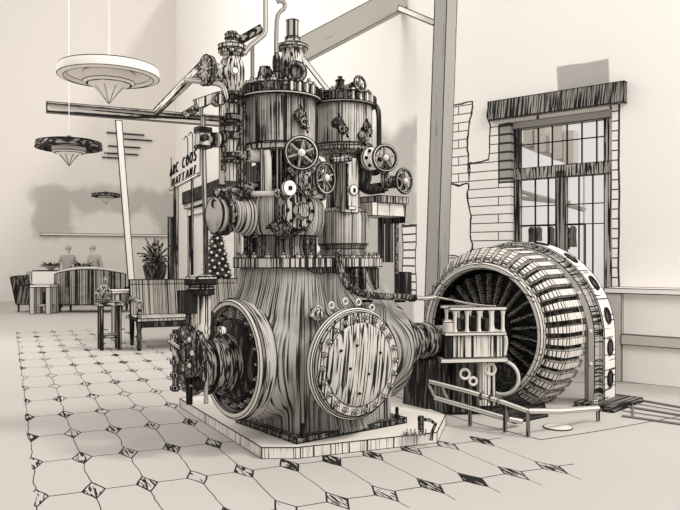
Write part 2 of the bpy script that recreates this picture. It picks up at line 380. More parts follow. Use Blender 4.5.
# outside: a grey building front in the open, and dark coats on a rail
def wpo(px_, py, out):      # point seen through the window at a distance behind the wall plane
    k = (px_-340)/F; P0 = WO-WN*out
    x = (k*P0.y-P0.x)/(W.x-k*W.y); P = P0+W*x
    return Vector((P.x, P.y, EYE-(py-HY)/F*P.y))
c0 = wpo(500, 258, 14.0); c1 = wpo(640, 258, 14.0); mid = (c0+c1)/2
fb = thing('outside_building', 'grey building front with blurred columns seen through the upper window panes', 'building', (mid.x, mid.y, 0), WR)
ms_ = fb.matrix_basis
def outl(px_, py, out): 
    P = wpo(px_, py, out)-Vector((mid.x, mid.y, 0)); return Matrix.Rotation(-WR, 3, 'Z') @ P
for xs, xe, y0, y1 in ((526, 535, 128, 147), (537, 548, 126, 153), (554, 565, 126, 160), (566, 576, 131, 164)):
    p0 = outl(xs, y1, 4.2); p1 = outl(xe, y0, 4.2)
    MB().box(((p0.x+p1.x)/2, p0.y, (p0.z+p1.z)/2), (p1.x-p0.x, .25, p1.z-p0.z)).build('column', WASHL, fb)
for xs, ys in ((521, 144), (584, 168)):
    p0 = outl(xs, ys, 4.2); MB().cyl((p0.x, p0.y, 0), p0, .02, n=6).build('post', WASHL, fb)
for (xa, ya, xb, yb) in ((520, 144, 585, 168), (522, 192, 585, 210), (520, 198, 570, 203)):
    pa, pb = outl(xa, ya, 4.2), outl(xb, yb, 4.2)
    MB().cyl(pa, pb, .05, n=6).build('roof_beam', WASH, fb)
p0 = outl(520, 226, 3.0); p1 = outl(585, 224, 3.0)
rk = thing('clothes_rail', 'thin clothes rail on two posts outside the lower window panes', 'rail', (mid.x, mid.y, 0), WR)
MB().cyl(p0, p1, .02, n=6).build('rail', INK, rk)
for p in (p0, p1): MB().cyl((p.x, p.y, 0), p, .02, n=6).build('post', INK, rk)
COAT = hatch('dark_cloth', (.12, .11, .10), thr=.45, k=30)
for i, (x, y1, wd) in enumerate(((532, 249, 5), (539, 241, 4), (551, 246, 5), (560, 250, 5), (566, 249, 5), (573, 247, 5))):
    a = outl(x-wd/2, 227, 3.0); c = outl(x+wd/2, y1, 3.0); zc = p0.z+(p1.z-p0.z)*((a.x-p0.x)/(p1.x-p0.x))
    g = MB(); ww = c.x-a.x
    for k, (zz, s) in enumerate(((zc+.02, .25), (zc-.06, .9), (zc-.2, .8), (c.z, 1.0))): pass
    pr = [(zc-.025, .2), (zc-.07, .95), (zc-.2, .8), (c.z, 1.05)]
    vs_ = []; fs_ = []
    for zz, s in pr: vs_ += [((a.x+c.x)/2+sx_*ww/2*s, p0.y+sy_*.06, zz) for sx_, sy_ in ((-1, -1), (1, -1), (1, 1), (-1, 1))]
    for j in range(3):
        for q in range(4): fs_.append((j*4+q, j*4+(q+1) % 4, j*4+4+(q+1) % 4, j*4+4+q))
    fs_ += [(3, 2, 1, 0), (12, 13, 14, 15)]
    g.add(vs_, fs_); o = g.build('hanging_coat', COAT); o.location = (mid.x, mid.y, 0); o.rotation_euler = (0, 0, WR)
    tag(o, ['leftmost', 'second from left', 'third from left', 'fourth from left', 'fifth from left', 'rightmost'][i]+' of the dark coats on the rail outside the window', 'coat', 'coats on the outside rail')

# ------------------------------------------------------------------ columns, beams, pipes of the hall
def leaning(name, pts_bottom, pts_top, mat, ink): pass
# grey steel column
cb_ = px(437.5, HY, 9.6); ct_ = px(446, 0, 9.6)
col = thing('steel_column', 'thick grey square steel column between engine and generator', 'column', (cb_.x, cb_.y, 0))
s = MB(); hw = .125; top = 5.0; dx = (ct_.x-cb_.x)/(258/F*9.6)
def shear_box(c, hx, hy, z0, z1, dx, rot):
    vs_ = []
    for z in (z0, z1):
        for x, y in ((-1, -1), (1, -1), (1, 1), (-1, 1)):
            q = Matrix.Rotation(rot, 3, 'Z') @ Vector((x*hx, y*hy, 0)); vs_.append((c[0]+q.x+dx*(z-EYE), c[1]+q.y, z))
    return MB().add(vs_, [(3, 2, 1, 0), (4, 5, 6, 7), (0, 1, 5, 4), (1, 2, 6, 5), (2, 3, 7, 6), (3, 0, 4, 7)])
CG = hatch('grey_column_paint', (.40, .39, .365), thr=.75, k=20)
shear_box((0, 0), .105, .105, 0.02, top, dx, .72).build('shaft', CG, col, ink=.007)
MB().box((-1.5*dx, 0, .03), (.42, .42, .06), rot=.72).build('base_plate', CG, col, ink=.007)
# thin white column with its cross beam in the lounge
bY = 18.0
cb_ = px(129.5, HY, bY); ct_ = px(118.5, 120, bY); dx = (ct_.x-cb_.x)/(138/F*bY)
zb = bz(118, 118) if False else px(118, 120, bY).z
wc = thing('white_column', 'slim white column in the lounge holding up the long beam', 'column', (cb_.x, cb_.y, 0))
shear_box((0, 0), .075, .075, .02, zb-.02, dx, .3).build('shaft', PAPER, wc, ink=.013)
MB().box((-1.5*dx, 0, .03), (.3, .3, .06)).build('base_plate', PAPER, wc, ink=.013)
BEAM = hatch('ruled_beam', (.62, .59, .55), thr=.52, k=16, d=V, stretch=.03)
pm = px(118, 116, bY); L0 = px(36, 114, 16.7); 
bm_ = thing('ceiling_beam', 'long horizontal beam across the lounge on the slim white column', 'beam', pm)
e0 = -(pm.x-L0.x)/V.x; e1 = 6.0
MB().box(V*((e0+e1)/2)+Vector((0, 0, .05)), (e1-e0, .12, .20), rot=math.atan2(V.y, V.x)).build('web', BEAM, bm_, ink=.013)
MB().box(V*((e0+e1)/2)+Vector((0, 0, .17)), (e1-e0, .25, .05), rot=math.atan2(V.y, V.x)).build('flange', BEAM, bm_, ink=.013)
def beam(name, label, p0, p1, wd, ht, mat, ink):
    d = (p1-p0); L = d.length; d.normalize(); up = Vector((0, 0, 1)); sd_ = d.cross(up).normalized(); up = sd_.cross(d)
    M = Matrix((d, sd_, up)).transposed()
    o = MB().box((p0+p1)/2, (L, wd, ht), M=M).build(name, mat, ink=ink, off=(p0+p1)/2)
    return tag(o, label, 'beam')
BW = hatch('washed_beam', (.50, .48, .445), thr=.70, k=14, d=(1, 0, .5), stretch=.05)
beam('roof_beam', 'pale grey washed roof beam sloping up right above the engine', px(300, 52, 11.5), px(410, -6, 11.5), .18, .36, BW, .006)
BD = hatch('dark_beam', (.40, .38, .35), thr=.48, k=18, d=U, stretch=.03)
P1 = px(156, 112, 18.0); P2 = P1-U*5.2
beam('roof_purlin', 'sloping dark-ruled purlin running towards the left valve tower', P1, P2, .10, .16, hatch('ruled_purlin', (.70, .67, .62), thr=.50, k=18, d=U, stretch=.03), .010)
beam('roof_purlin', 'short dark purlin just above the left valve tower', px(184, 116, 15), px(216, 96, 15), .08, .14, BD, .009)
beam('roof_purlin', 'narrow dark purlin right of the left valve tower top', px(236, 43, 9.5), px(262, 28, 9.5), .06, .09, BD, .006)
beam('roof_brace', 'thin roof brace slanting down behind the smaller cylinder', px(302, 57, 9), px(330, 93, 9), .03, .05, PAPER, .006)
beam('roof_brace', 'short pale brace meeting the thick grey column near its top', px(398, 8, 10), px(434, 23, 10.0), .03, .07, PAPER, .006)
# wall ribs of the louvre behind the white column
lv = thing('wall_louvre', 'thin louvre lines on the far wall beside the slim white column', 'louvre', BO, math.atan2(-V.y, -V.x))
for y, xa, xb in ((134, 106, 144), (140, 124, 152), (147, 108, 140), (154, 104, 138), (158, 102, 125)):
    a, c = bx_(xb), bx_(xa); z = bz((xa+xb)/2, y)
    MB().box(((a+c)/2, .05, z), (c-a, .1, .035)).build('slat', INK, lv)

# ------------------------------------------------------------------ pendant lamps
def lamp_parts(root, mrim, mbowl, ink):
    MB().lathe([(.55, .13), (.66, .10), (.68, .06), (.68, -.03), (.60, -.05), (.56, 0), (.30, .04)], n=40, caps=False).build('lamp_shade', mrim, root, ink=ink, ang=30)
    MB().lathe([(.34, .03), (.35, -.10), (.30, -.13)], n=32, caps=False).build('lower_ring', mbowl, root, ink=ink, ang=30)
    MB().lathe([(.30, -.13), (.20, -.17), (.13, -.24), (.03, -.37), (0, -.40)], n=8).build('cone_tip', mbowl, root, ink=ink*.7, ang=25)
    MB().lathe([(.55, .13), (.30, .17), (.04, .20), (.04, .24)], n=24).build('top_dish', mrim, root)
    MB().cyl((0, 0, .22), (0, 0, 7.0), .008, n=6).build('hanging_rod', PAPER, root)
p = px(109, 75, 10.0)
la = thing('pendant_lamp', 'large white dish-shaped pendant lamp, highest of the three', 'lamp', p, 0, 'pendant lamps'); lamp_parts(la, PAPER, PAPER, .0065)
p = px(69, 147, 15.4)
LD = hatch('dark_lamp_rim', (.25, .235, .22), thr=.45, k=22, d=(1, .3, 0), stretch=.05)
lb = thing('pendant_lamp', 'dark-rimmed pendant lamp at the left below the big white one', 'lamp', p, 0, 'pendant lamps'); lamp_parts(lb, LD, PAPER, .011)
lc = dup(lb, px(106, 196, 23.0), 0, 'smallest and farthest pendant lamp, in front of the grey wall patch', .66)
#NEXT
# ------------------------------------------------------------------ lounge furniture
def leafblade(mb, base, ang, L, rise, droop, wd, m=0):
    d = Vector((math.cos(ang), math.sin(ang), 0)); sd_ = Vector((-d.y, d.x, 0)); vs_ = []; K = 5
    for i in range(K+1):
        t = i/K; c = Vector(base)+d*(L*t)+Vector((0, 0, rise*t-droop*t*t)); ww = wd*math.sin(PI*min(1, .12+.88*t))*.5 if i < K else .002
        vs_ += [c-sd_*ww+Vector((0, 0, .006)), c+Vector((0, 0, -.012)), c+sd_*ww+Vector((0, 0, .006))]
    fs_ = []
    for i in range(K): fs_ += [(i*3, i*3+1, i*3+4, i*3+3), (i*3+1, i*3+2, i*3+5, i*3+4)]
    mb.add(vs_, fs_, m)
SOFA = hatch('dark_striped_upholstery', (.34, .325, .30), thr=.50, k=30, stretch=.01)
SOFAD = hatch('dark_upholstery', (.20, .19, .175), thr=.48, k=16, stretch=.1)
LEGD = plain('dark_leg_wood', (.05, .046, .042), .6)
SY = 20.6; SCL = SY/F
c = ground(87, 313)
so = thing('sofa', 'dark curved tub sofa with ruled channels seen from behind', 'sofa', (c.x, c.y, 0), 0)
def arcwall(R, th, z0, z1, a0, a1, cy, n=20, crown=0.0):
    m = MB(); vs_ = []; fs_ = []
    for i in range(n+1):
        t = i/n; a = a0+(a1-a0)*t; zt_ = z1+crown*math.sin(PI*t)
        for rr, z in ((R, z0), (R, zt_), (R-th, zt_), (R-th, z0)): vs_.append((rr*math.cos(a), cy+rr*math.sin(a), z))
    for i in range(n):
        for q in range(4): fs_.append((i*4+q, i*4+(q+1) % 4, i*4+4+(q+1) % 4, i*4+4+q))
    fs_ += [(0, 3, 2, 1), (n*4, n*4+1, n*4+2, n*4+3)]
    return m.add(vs_, fs_)
arcwall(2.1, .16, .22, 1.06, -PI/2-.49, -PI/2+.49, 2.1, crown=.13).build('backrest', SOFA, so, ink=.014)
m_ = MB(); m_.box((0, .62, .33), (1.6, .75, .24)).build('seat', SOFAD, so, ink=.012)
for sx_ in (-.93, .93): MB().box((sx_, .62, .45), (.16, .8, .46)).build('armrest', SOFAD, so, ink=.012)
for sx_, sy_ in ((-.85, .3), (.85, .3), (-.8, .95), (.8, .95)): MB().cyl((sx_, sy_, 0), (sx_, sy_, .25), .03, .045, 8).build('leg', LEGD, so)
for z, r_ in ((1.19, 0),): MB().tube([(2.02*math.cos(a), 2.1+2.02*math.sin(a), 1.075+.13*math.sin(PI*(a+PI/2+.49)/.98)) for a in [-PI/2-.47+.94*i/14 for i in range(15)]], .055, 6).build('top_roll', WASHL, so, ink=.0)
# armchair
c = ground(27, 313)
ac = thing('armchair', 'dark hatched armchair at the far left end of the lounge', 'armchair', (c.x-.12, c.y+.55, 0), -.1)
CH = hatch('dark_chair_cloth', (.20, .19, .17), thr=.46, k=20, d=(.2, 0, 1), stretch=.06)
m_ = MB(); vs_ = []
m_.box((-.27, 0, .62), (.14, .7, .76), M=Matrix.Rotation(-.22, 3, 'Y')).build('backrest', CH, ac, ink=.012)
MB().box((.06, 0, .42), (.55, .66, .2)).build('seat', CH, ac, ink=.012)
for y_ in (-.34, .34): MB().box((.05, y_, .48), (.55, .1, .52)).build('armrest', CH, ac, ink=.012)
for x_, y_ in ((-.2, -.3), (.28, -.3), (-.2, .3), (.28, .3)): MB().cyl((x_, y_, 0), (x_, y_, .33), .025, .04, 8).build('leg', LEGD, ac)
# white tub chair with scrolled back
c = ground(44, 308)
tc_ = thing('tub_chair', 'white armchair with a scrolled back between armchair and sofa', 'armchair', (c.x, c.y+.3, 0), 0)
MB().box((0, .05, .72), (.95, .18, .76)).build('backrest', PAPER, tc_, ink=.011)
MB().box((0, .45, .33), (.9, .7, .26)).build('seat', PAPER, tc_, ink=.011)
for x_ in (-.5, .5):
    MB().tube([(x_, .12, .2), (x_, .12, .8), (x_*1.06, .1, 1.0), (x_*1.25, .1, 1.06), (x_*1.36, .1, .95), (x_*1.27, .1, .86)], .04, 6, sub=2).build('scroll', PAPER if x_ < 0 else WASH, tc_, ink=.009)
for x_, y_ in ((-.42, 0), (.42, 0), (-.42, .72), (.42, .72)): MB().cyl((x_, y_, 0), (x_, y_, .22), .03, .04, 8).build('leg', LEGD, tc_)
def side_table(label, loc, rz, w_, h_, mtop, mleg, ink, lw=.035, shelf=True):
    t = thing('side_table', label, 'table', loc, rz, 'side tables')
    MB().box((0, 0, h_-.03), (w_, w_, .06)).build('tabletop', mtop, t, ink=ink)
    for x_, y_ in ((-1, -1), (1, -1), (1, 1), (-1, 1)): MB().box((x_*(w_/2-.06), y_*(w_/2-.06), h_/2-.03), (lw*2, lw*2, h_-.06)).build('leg', mleg, t, ink=ink)
    if shelf: MB().box((0, 0, h_*.28), (w_-.1, w_-.1, .035)).build('shelf', mtop, t, ink=ink)
    return t
c = ground(41, 314)
side_table('small white side table in front of the white armchair', (c.x, c.y+.2, 0), 0, .55, .78, PAPER, WASHL, .011, .06)
WOOD = hatch('ruled_wood', (.52, .495, .455), thr=.52, k=30, d=V, stretch=.04)
WOODL = hatch('pale_ruled_wood', (.60, .57, .525), thr=.57, k=30, stretch=.02)
c = ground(114, 350); 
TABY = c.y+.12
side_table('wooden side table with a figurine, left of the slatted bench', (c.x-.11, TABY, 0), .45, .40, .78, WOOD, hatch('dark_leg_rule', (.36, .34, .31), thr=.48, k=40), .008, .022)
# figurine on the table
fg = thing('figurine', 'small seated figurine standing on the wooden side table', 'figurine', (c.x-.20, TABY, .792))
m_ = MB(); m_.lathe([(.10, 0), (.11, .03), (.07, .06), (.085, .15), (.07, .24), (.03, .28), (.05, .31), (.055, .35), (.03, .40), (0, .41)], n=12).build('body', H_ROUGH, fg, ink=.005)
MB().tube([(-.07, 0, .2), (-.13, -.04, .14), (-.05, -.08, .1)], .025, 6, sub=1).build('arm', H_ROUGH, fg, ink=0)
MB().tube([(.07, 0, .2), (.13, -.04, .15), (.05, -.08, .12)], .025, 6, sub=1).build('arm', H_ROUGH, fg, ink=0)
# bench
c = ground(143, 351); BA = .42
be = thing('bench', 'long slatted wooden bench with curled armrests, left of the engine', 'bench', (c.x-.08, c.y+.05, 0), BA)
BEN = hatch('pale_bench_slats', (.52, .49, .45), thr=.53, k=60, stretch=.004, e=(1, 0, 0), vary=.1)
BES = hatch('pale_bench_seat', (.60, .57, .52), thr=.54, k=60, d=(0, 1, 0), stretch=.004, e=(1, 0, 0), vary=.1)
BL = 2.35
m_ = MB(); m_.box((BL/2, .10, .46), (BL, .62, .05)).build('seat', BES, be, ink=.008) if False else None
MB().prism([(-.04, -.08), (BL, -.08), (BL, .84), (-.04, .84)], .47, .52).build('seat', BES, be, ink=.009)
m_ = MB(); vs_ = []
for x_ in (-.02, BL): vs_ += [(x_, .78, .52), (x_, .84, .52), (x_, .98, 1.04), (x_, .92, 1.04)]
m_.add(vs_, [(0, 1, 2, 3), (7, 6, 5, 4), (0, 3, 7, 4), (1, 5, 6, 2), (3, 2, 6, 7), (0, 4, 5, 1)]).build('backrest', BEN, be, ink=.009)
MB().box((BL/2, .97, 1.07), (BL+.06, .09, .10)).build('top_rail', BEN, be, ink=.009)
MB().box((BL/2, -.06, .425), (BL-.05, .05, .09)).build('apron', hatch('dark_apron', (.10, .09, .085), thr=.45, k=30), be, ink=.009)
for x_ in (0, BL-.1):
    MB().lathe([(.03, 0), (.045, .06), (.03, .12), (.05, .22), (.035, .30), (.05, .40), (.05, .46)], (x_, -.03, 0), n=10).build('leg', BLACK, be, ink=.006)
    MB().lathe([(.03, 0), (.04, .2), (.045, .46)], (x_, .78, 0), n=10).build('leg', BLACK, be, ink=.006)
    MB().tube([(x_, .88, .80), (x_, .45, .82), (x_, 0, .79), (x_, -.08, .70), (x_, -.02, .62), (x_, .04, .52)], .04, 8, sub=2).build('armrest', WOOD, be, ink=.005)
# console table behind the bench, with plant and decorated tree
ct0 = Vector((c.x, c.y, 0)); Rb = Matrix.Rotation(BA, 3, 'Z')
ck = ct0+Rb @ Vector((.95, 1.5, 0))
co = thing('console_table', 'narrow pale console table behind the bench back', 'table', ck, BA)
MB().box((0, 0, .90), (2.6, .62, .05)).build('tabletop', PAPER, co, ink=.009)
for x_ in (-1.2, 1.2):
    for y_ in (-.24, .24): MB().box((x_, y_, .4375), (.07, .07, .875)).build('leg', PAPER, co, ink=.008)
LEAF = hatch('leaf', (.62, .59, .55), thr=.5, k=30, stretch=.3)
def on_console(pxx):
    k = (pxx-340)/F; d = Rb @ Vector((1, 0, 0)); t = (k*ck.y-ck.x)/(d.x-k*d.y); return ck+d*t
p = on_console(155)
sc_ = p.y/F
pl = thing('potted_plant', 'spiky leafed plant in a dark vase behind the bench', 'plant', (p.x, p.y, .936))
zt_ = (EYE-(262-HY)*sc_)-.936
MB().lathe([(.10, 0), (.16, zt_*.25), (.20, zt_*.6), (.22, zt_*.85), (.17, zt_), (.15, zt_), (.15, zt_*.8)], n=16, caps=True).build('vase', hatch('dark_vase', (.14, .13, .12), thr=.45, k=34), pl, ink=.007)
m_ = MB(); rnd = random.Random(3)
for i in range(46):
    a = rnd.uniform(0, 2*PI); L = rnd.uniform(.16, .34); leafblade(m_, (0, 0, zt_-.02), a, L, rnd.uniform(.05, .62), rnd.uniform(.08, .28), .055)
m_.build('foliage', [LEAF], pl, ink=.0045)
p = on_console(217); sc_ = p.y/F
tr_ = thing('decorated_tree', 'dark cone-shaped tree covered in round white ornaments', 'tree', (p.x, p.y, .936))
H_ = (EYE-(219-HY)*sc_)-.936; Rr = 15*sc_
m_ = MB(); rnd = random.Random(5)
prof = []
for j in range(9):
    t = j/9; r0 = Rr*(1-t)+.02
    prof += [(r0*1.05, .10+t*(H_-.1)), (r0*.72, .10+(t+.085)*(H_-.1))]
prof += [(0, H_)]
m_.lathe(prof, n=18)
for i in range(420):
    t = rnd.random()**1.3; a = rnd.uniform(0, 2*PI); r0 = Rr*(1-t)+.02; z = .1+t*(H_-.1); o_ = Vector((r0*.8*math.cos(a), r0*.8*math.sin(a), z)); d = Vector((math.cos(a), math.sin(a), rnd.uniform(-.4, .5)))
    m_.cyl(o_, o_+d*rnd.uniform(.05, .10), .012, .002, 4)
m_.build('foliage', hatch('dark_needles', (.12, .115, .10), thr=.45, k=50, stretch=.4), tr_)
MB().cyl((0, 0, 0), (0, 0, .14), .04, n=8).build('trunk', BLACK, tr_)
first = None
for i in range(84):
    t = (i+.5)/84; t = 1-math.sqrt(1-t*.97); a = i*2.39996; r0 = (Rr*(1-t)+.02)*1.02; q = Vector((r0*math.cos(a), r0*math.sin(a), .1+t*(H_-.1)))
    if first is None: first = MB().ball((0, 0, 0), .026, 8).build('ornament', PAPER, tr_, ink=0); ob = first
    else: ob = first.copy(); COL.objects.link(ob); ob.parent = tr_
    ob.location = q
# the long pale table behind the sofa with two bowls, and two people beyond it
c = ground(76, 308); TY = c.y+1.3
tb = thing('lounge_table', 'long pale table behind the sofa with two bowls on it', 'table', (px(76, HY, TY).x, TY, 0))
zt2 = EYE-(270.5-HY)/F*TY
MB().box((0, 0, zt2-.03), (2.5, .6, .06)).build('tabletop', PAPER, tb, ink=.012)
for x_ in (-1.1, 1.1):
    for y_ in (-.24, .24): MB().box((x_, y_, zt2/2-.03), (.08, .08, zt2-.06)).build('leg', PAPER, tb, ink=.01)
for xx, lab, tw in ((51, 'left bowl of dried dark foliage above the white armchair', 0), (82, 'right bowl of dried dark foliage above the sofa back', 1)):
    q = px(xx, HY, TY)
    bo = thing('bowl', lab, 'bowl', (q.x, TY, zt2+.016), tw, 'bowls on the lounge table')
    MB().lathe([(.07, 0), (.09, .02), (.20, .10), (.24, .15), (.21, .14), (.08, .04), (0, .03)], n=18).build('dish', H_MID, bo, ink=.008)
    m_ = MB(); rnd = random.Random(xx)
    for i in range(60): leafblade(m_, (rnd.uniform(-.1, .1), rnd.uniform(-.1, .1), .08), rnd.uniform(0, 2*PI), rnd.uniform(.15, .30), rnd.uniform(.06, .22), rnd.uniform(0, .1), .06)
    m_.build('foliage', hatch('dried_leaf', (.16, .15, .14), thr=.5, k=30, stretch=.4), bo)
# people
SKIN = plain('skin', (.74, .68, .62), .8, .05)
CLO = [plain('grey_coat', (.44, .415, .385), .9, .02), plain('mid_grey_coat', (.46, .435, .405), .9, .02)]
HAIR = plain('pale_hair', (.5, .47, .43), .9, .02)
def person(loc, rz, label, H, lean, cl):
    root = thing('person', label, 'person', loc, rz, 'people beyond the sofa')
    k = H/1.75; J = {}; E = []; R = []
    def j(n, p, r): J[n] = len(R); R.append((Vector(p)*k, r*k))
    j('pel', (0, 0, .95), .16); j('wst', (lean*.2, 0, 1.12), .145); j('chs', (lean*.5, 0, 1.32), .18); j('nck', (lean*.8, 0, 1.50), .06); j('hd0', (lean, -.01, 1.57), .07)
    j('hd1', (lean*1.05, -.02, 1.66), .095); j('hd2', (lean*1.05, -.01, 1.73), .06)
    for s_, n in ((-1, 'l'), (1, 'r')):
        j('sh'+n, (lean*.6+s_*.19, 0, 1.42), .075); j('el'+n, (lean*.4+s_*.26, .02, 1.13), .05); j('wr'+n, (lean*.3+s_*.22, -.14, .92), .035); j('ha'+n, (lean*.3+s_*.21, -.2, .86), .04)
        j('hp'+n, (s_*.10, 0, .90), .11); j('kn'+n, (s_*.11, -.01, .50), .07); j('an'+n, (s_*.11, .02, .09), .05); j('to'+n, (s_*.12, -.14, .035), .04)
    E = [('pel', 'wst'), ('wst', 'chs'), ('chs', 'nck'), ('nck', 'hd0'), ('hd0', 'hd1'), ('hd1', 'hd2')]
    for n in 'lr': E += [('chs', 'sh'+n), ('sh'+n, 'el'+n), ('el'+n, 'wr'+n), ('wr'+n, 'ha'+n), ('pel', 'hp'+n), ('hp'+n, 'kn'+n), ('kn'+n, 'an'+n), ('an'+n, 'to'+n)]
    me = bpy.data.meshes.new('body'); bm = bmesh.new(); lay = bm.verts.layers.skin.verify(); bv = [bm.verts.new(p) for p, _ in R]
    for i, (p, r_) in enumerate(R): bv[i][lay].radius = (r_, r_*.85); bv[i][lay].use_root = (i == 0)
    for a, b in E: bm.edges.new((bv[J[a]], bv[J[b]]))
    bm.to_mesh(me); bm.free(); ob = bpy.data.objects.new('body', me); COL.objects.link(ob)
    md = ob.modifiers.new('Skin', 'SKIN'); md.use_smooth_shade = True
    ob.modifiers.new('Sub', 'SUBSURF').levels = 2
    dg = bpy.context.evaluated_depsgraph_get(); ev = bpy.data.meshes.new_from_object(ob.evaluated_get(dg)); ev.name = 'body'
    ob.modifiers.clear(); ob.data = ev; ob.parent = root
    ev.materials.clear(); ev.materials.append(SKIN); ev.materials.append(cl)
    for f in ev.polygons:
        z = f.center.z/k; f.material_index = 1 if z < 1.49 and not (z < .93 and f.center.y < -.12*k and z > .7) else 0; f.use_smooth = True
    hx, hy, hz = R[J['hd1']][0]
    MB().ball((hx, hy+.015*k, hz+.03*k), (.098*k, .105*k, .10*k), 12).build('hair', HAIR, root)
    MB().ball((hx, hy-.095*k, hz-.03*k), (.014*k, .022*k, .022*k), 6).build('nose', SKIN, root)
    for s_ in (-1, 1): MB().ball((hx+s_*.035*k, hy-.085*k, hz+.0*k), .012*k, 6).build('eye', INK, root)
    MB().ball((hx, hy-.083*k, hz-.07*k), (.028*k, .012*k, .007*k), 6).build('mouth', WASHD, root)
PY = TY+1.1
q = px(67, HY, PY); person((q.x, PY, 0), .5, 'left of two standing people in plain grey beyond the sofa', EYE+(HY-246)/F*PY, .03, CLO[0])
q = px(96, HY, PY); person((q.x, PY, 0), -.4, 'right of two standing people in plain grey beyond the sofa', EYE+(HY-246)/F*PY, -.12, CLO[1])

# ------------------------------------------------------------------ awning, doorway, sign and curtains along the side wall
SR = math.atan2(U.y, U.x)
def sp_(x, z, out=0): return CO+U*x-V*out+Vector((0, 0, z))
aw = thing('awning', 'long black fascia band over the doorway behind the engine', 'awning', CO, SR)
xa_, xb_ = sx(285), sx(191)
AWM = hatch('black_awning', (.09, .085, .08), thr=.44, k=14, stretch=.1)
za = sz(200, 196)
MB().box(((xa_+xb_)/2, .15, za+.0), (xb_-xa_, .3, .40)).build('fascia', AWM, aw, ink=.012)
MB().box(((xa_+xb_)/2, .12, za-.28), (xb_-xa_, .24, .16)).build('soffit', hatch('ruled_soffit', (.70, .67, .62), thr=.54, k=12, d=(1, 0, 0), stretch=.03), aw, ink=.012)
dr = bpy.data.objects.new('door_1', None); COL.objects.link(dr); dr.location = CO; dr.rotation_euler = (0, 0, SR); tag(dr, 'tall plain doorway under the black fascia', 'door', kind='structure')
dz = sz(192, 216); da, db = sx(240), sx(192)
for x_ in (da, db): MB().box((x_, .06, dz/2), (.22, .12, dz)).build('jamb', hatch('ruled_jamb', (.60, .57, .53), thr=.53, k=16, stretch=.03), dr, ink=.012)
MB().box(((da+db)/2, .06, dz+.10), (db-da+.25, .14, .22)).build('head', PAPER, dr, ink=.012)
MB().box(((da+db)/2, .03, dz/2), (db-da-.2, .05, dz)).build('door_leaf', PAPER, dr, ink=.012)
CUR = hatch('ruled_curtain', (.50, .475, .44), thr=.49, k=9, stretch=.02)
cY = 23.0
def curtain(xa, xb, yt, yb, label, Y):
    a = px(xa, yt, Y); c = px(xb, yb, Y); n = 14; vs_ = []; fs_ = []
    pts = [(a.x+(c.x-a.x)*i/n, .05*math.sin(i*1.9)) for i in range(n+1)]
    poly = [(x, y-.02) for x, y in pts]+[(x, y+.02) for x, y in pts[::-1]]
    m_ = MB(); N_ = len(pts)
    for x, y in pts:
        for yy, z in ((y-.02, .02), (y-.02, a.z), (y+.02, a.z), (y+.02, .02)): vs_.append((x-(a.x+c.x)/2, yy, z))
    for i in range(n):
        for q in range(4): fs_.append((i*4+q, i*4+(q+1) % 4, i*4+4+(q+1) % 4, i*4+4+q))
    fs_ += [(0, 3, 2, 1), (n*4, n*4+1, n*4+2, n*4+3)]
    o = m_.add(vs_, fs_).build('curtain', CUR, ink=.011, ang=70); o.location = ((a.x+c.x)/2, Y, 0); tag(o, label, 'curtain'); return o
curtain(168, 176.5, 217, 280, 'tall dark-ruled curtain panel left of the sign post', cY)
# sign with two rows of letters on posts
sg = thing('sign', 'standing sign of two rows of thin letters on two posts', 'sign', (0, 0, 0))
SGY = 17.5
e0 = px(170, 189, 19.0); e1 = px(199, 175, 15.5)
sg.location = (e0.x, e0.y, 0); sg.rotation_euler = (0, 0, math.atan2(e1.y-e0.y, e1.x-e0.x))
Ls = (Vector((e1.x-e0.x, e1.y-e0.y, 0))).length
zr = (e0.z+e1.z)/2
MB().box((Ls/2, 0, zr), (Ls, .05, .05)).build('rail', PAPER, sg, ink=.011)
for f_ in (.24, .80): MB().box((Ls*f_, 0, zr/2), (.10 if f_ < .5 else .04, .10 if f_ < .5 else .04, zr)).build('post', hatch('ruled_post', (.50, .475, .44), thr=.5, k=20, stretch=.03), sg, ink=.010)
def letters(txt, x0_, x1_, z, h):
    st = (x1_-x0_)/len(txt)
    for i, ch in enumerate(txt):
        if ch == ' ': continue
        cu = bpy.data.curves.new('letter', 'FONT'); cu.body = ch; cu.size = h*1.38; cu.extrude = .015; cu.shear = .25; cu.offset = -.004
        o = bpy.data.objects.new('letter_shape', cu); COL.objects.link(o); dg = bpy.context.evaluated_depsgraph_get(); me = bpy.data.meshes.new_from_object(o.evaluated_get(dg)); bpy.data.objects.remove(o)
        mn = min(v.co.x for v in me.vertices); mxx = max(v.co.x for v in me.vertices); s_ = st*.66/max(mxx-mn, h*.45)
        for v in me.vertices: v.co = Vector(((v.co.x-mn)*s_+x0_+i*st, -v.co.z, v.co.y+z))
        me.name = 'letter'; me.materials.clear(); me.materials.append(INK); ob = bpy.data.objects.new('letter', me); COL.objects.link(ob); ob.parent = sg
letters('MATTANI', Ls*.10, Ls*.97, zr+.06, .20)
letters('ARC COOS', Ls*.0, Ls*.97, zr+.34, .27)
for f_ in (.62, .78): MB().tube([(Ls*f_, .03, zr+.5), (Ls*f_, .03, zr+.95), (Ls*(f_-.05), .03, zr+1.1), (Ls*(f_-.14), .03, zr+1.05)], .012, 5, sub=1).build('hook', INK, sg)
for f_ in (.0, .99): MB().cyl((Ls*f_, .03, zr), (Ls*f_, .03, zr+.85), .012, n=5).build('upright', INK, sg)
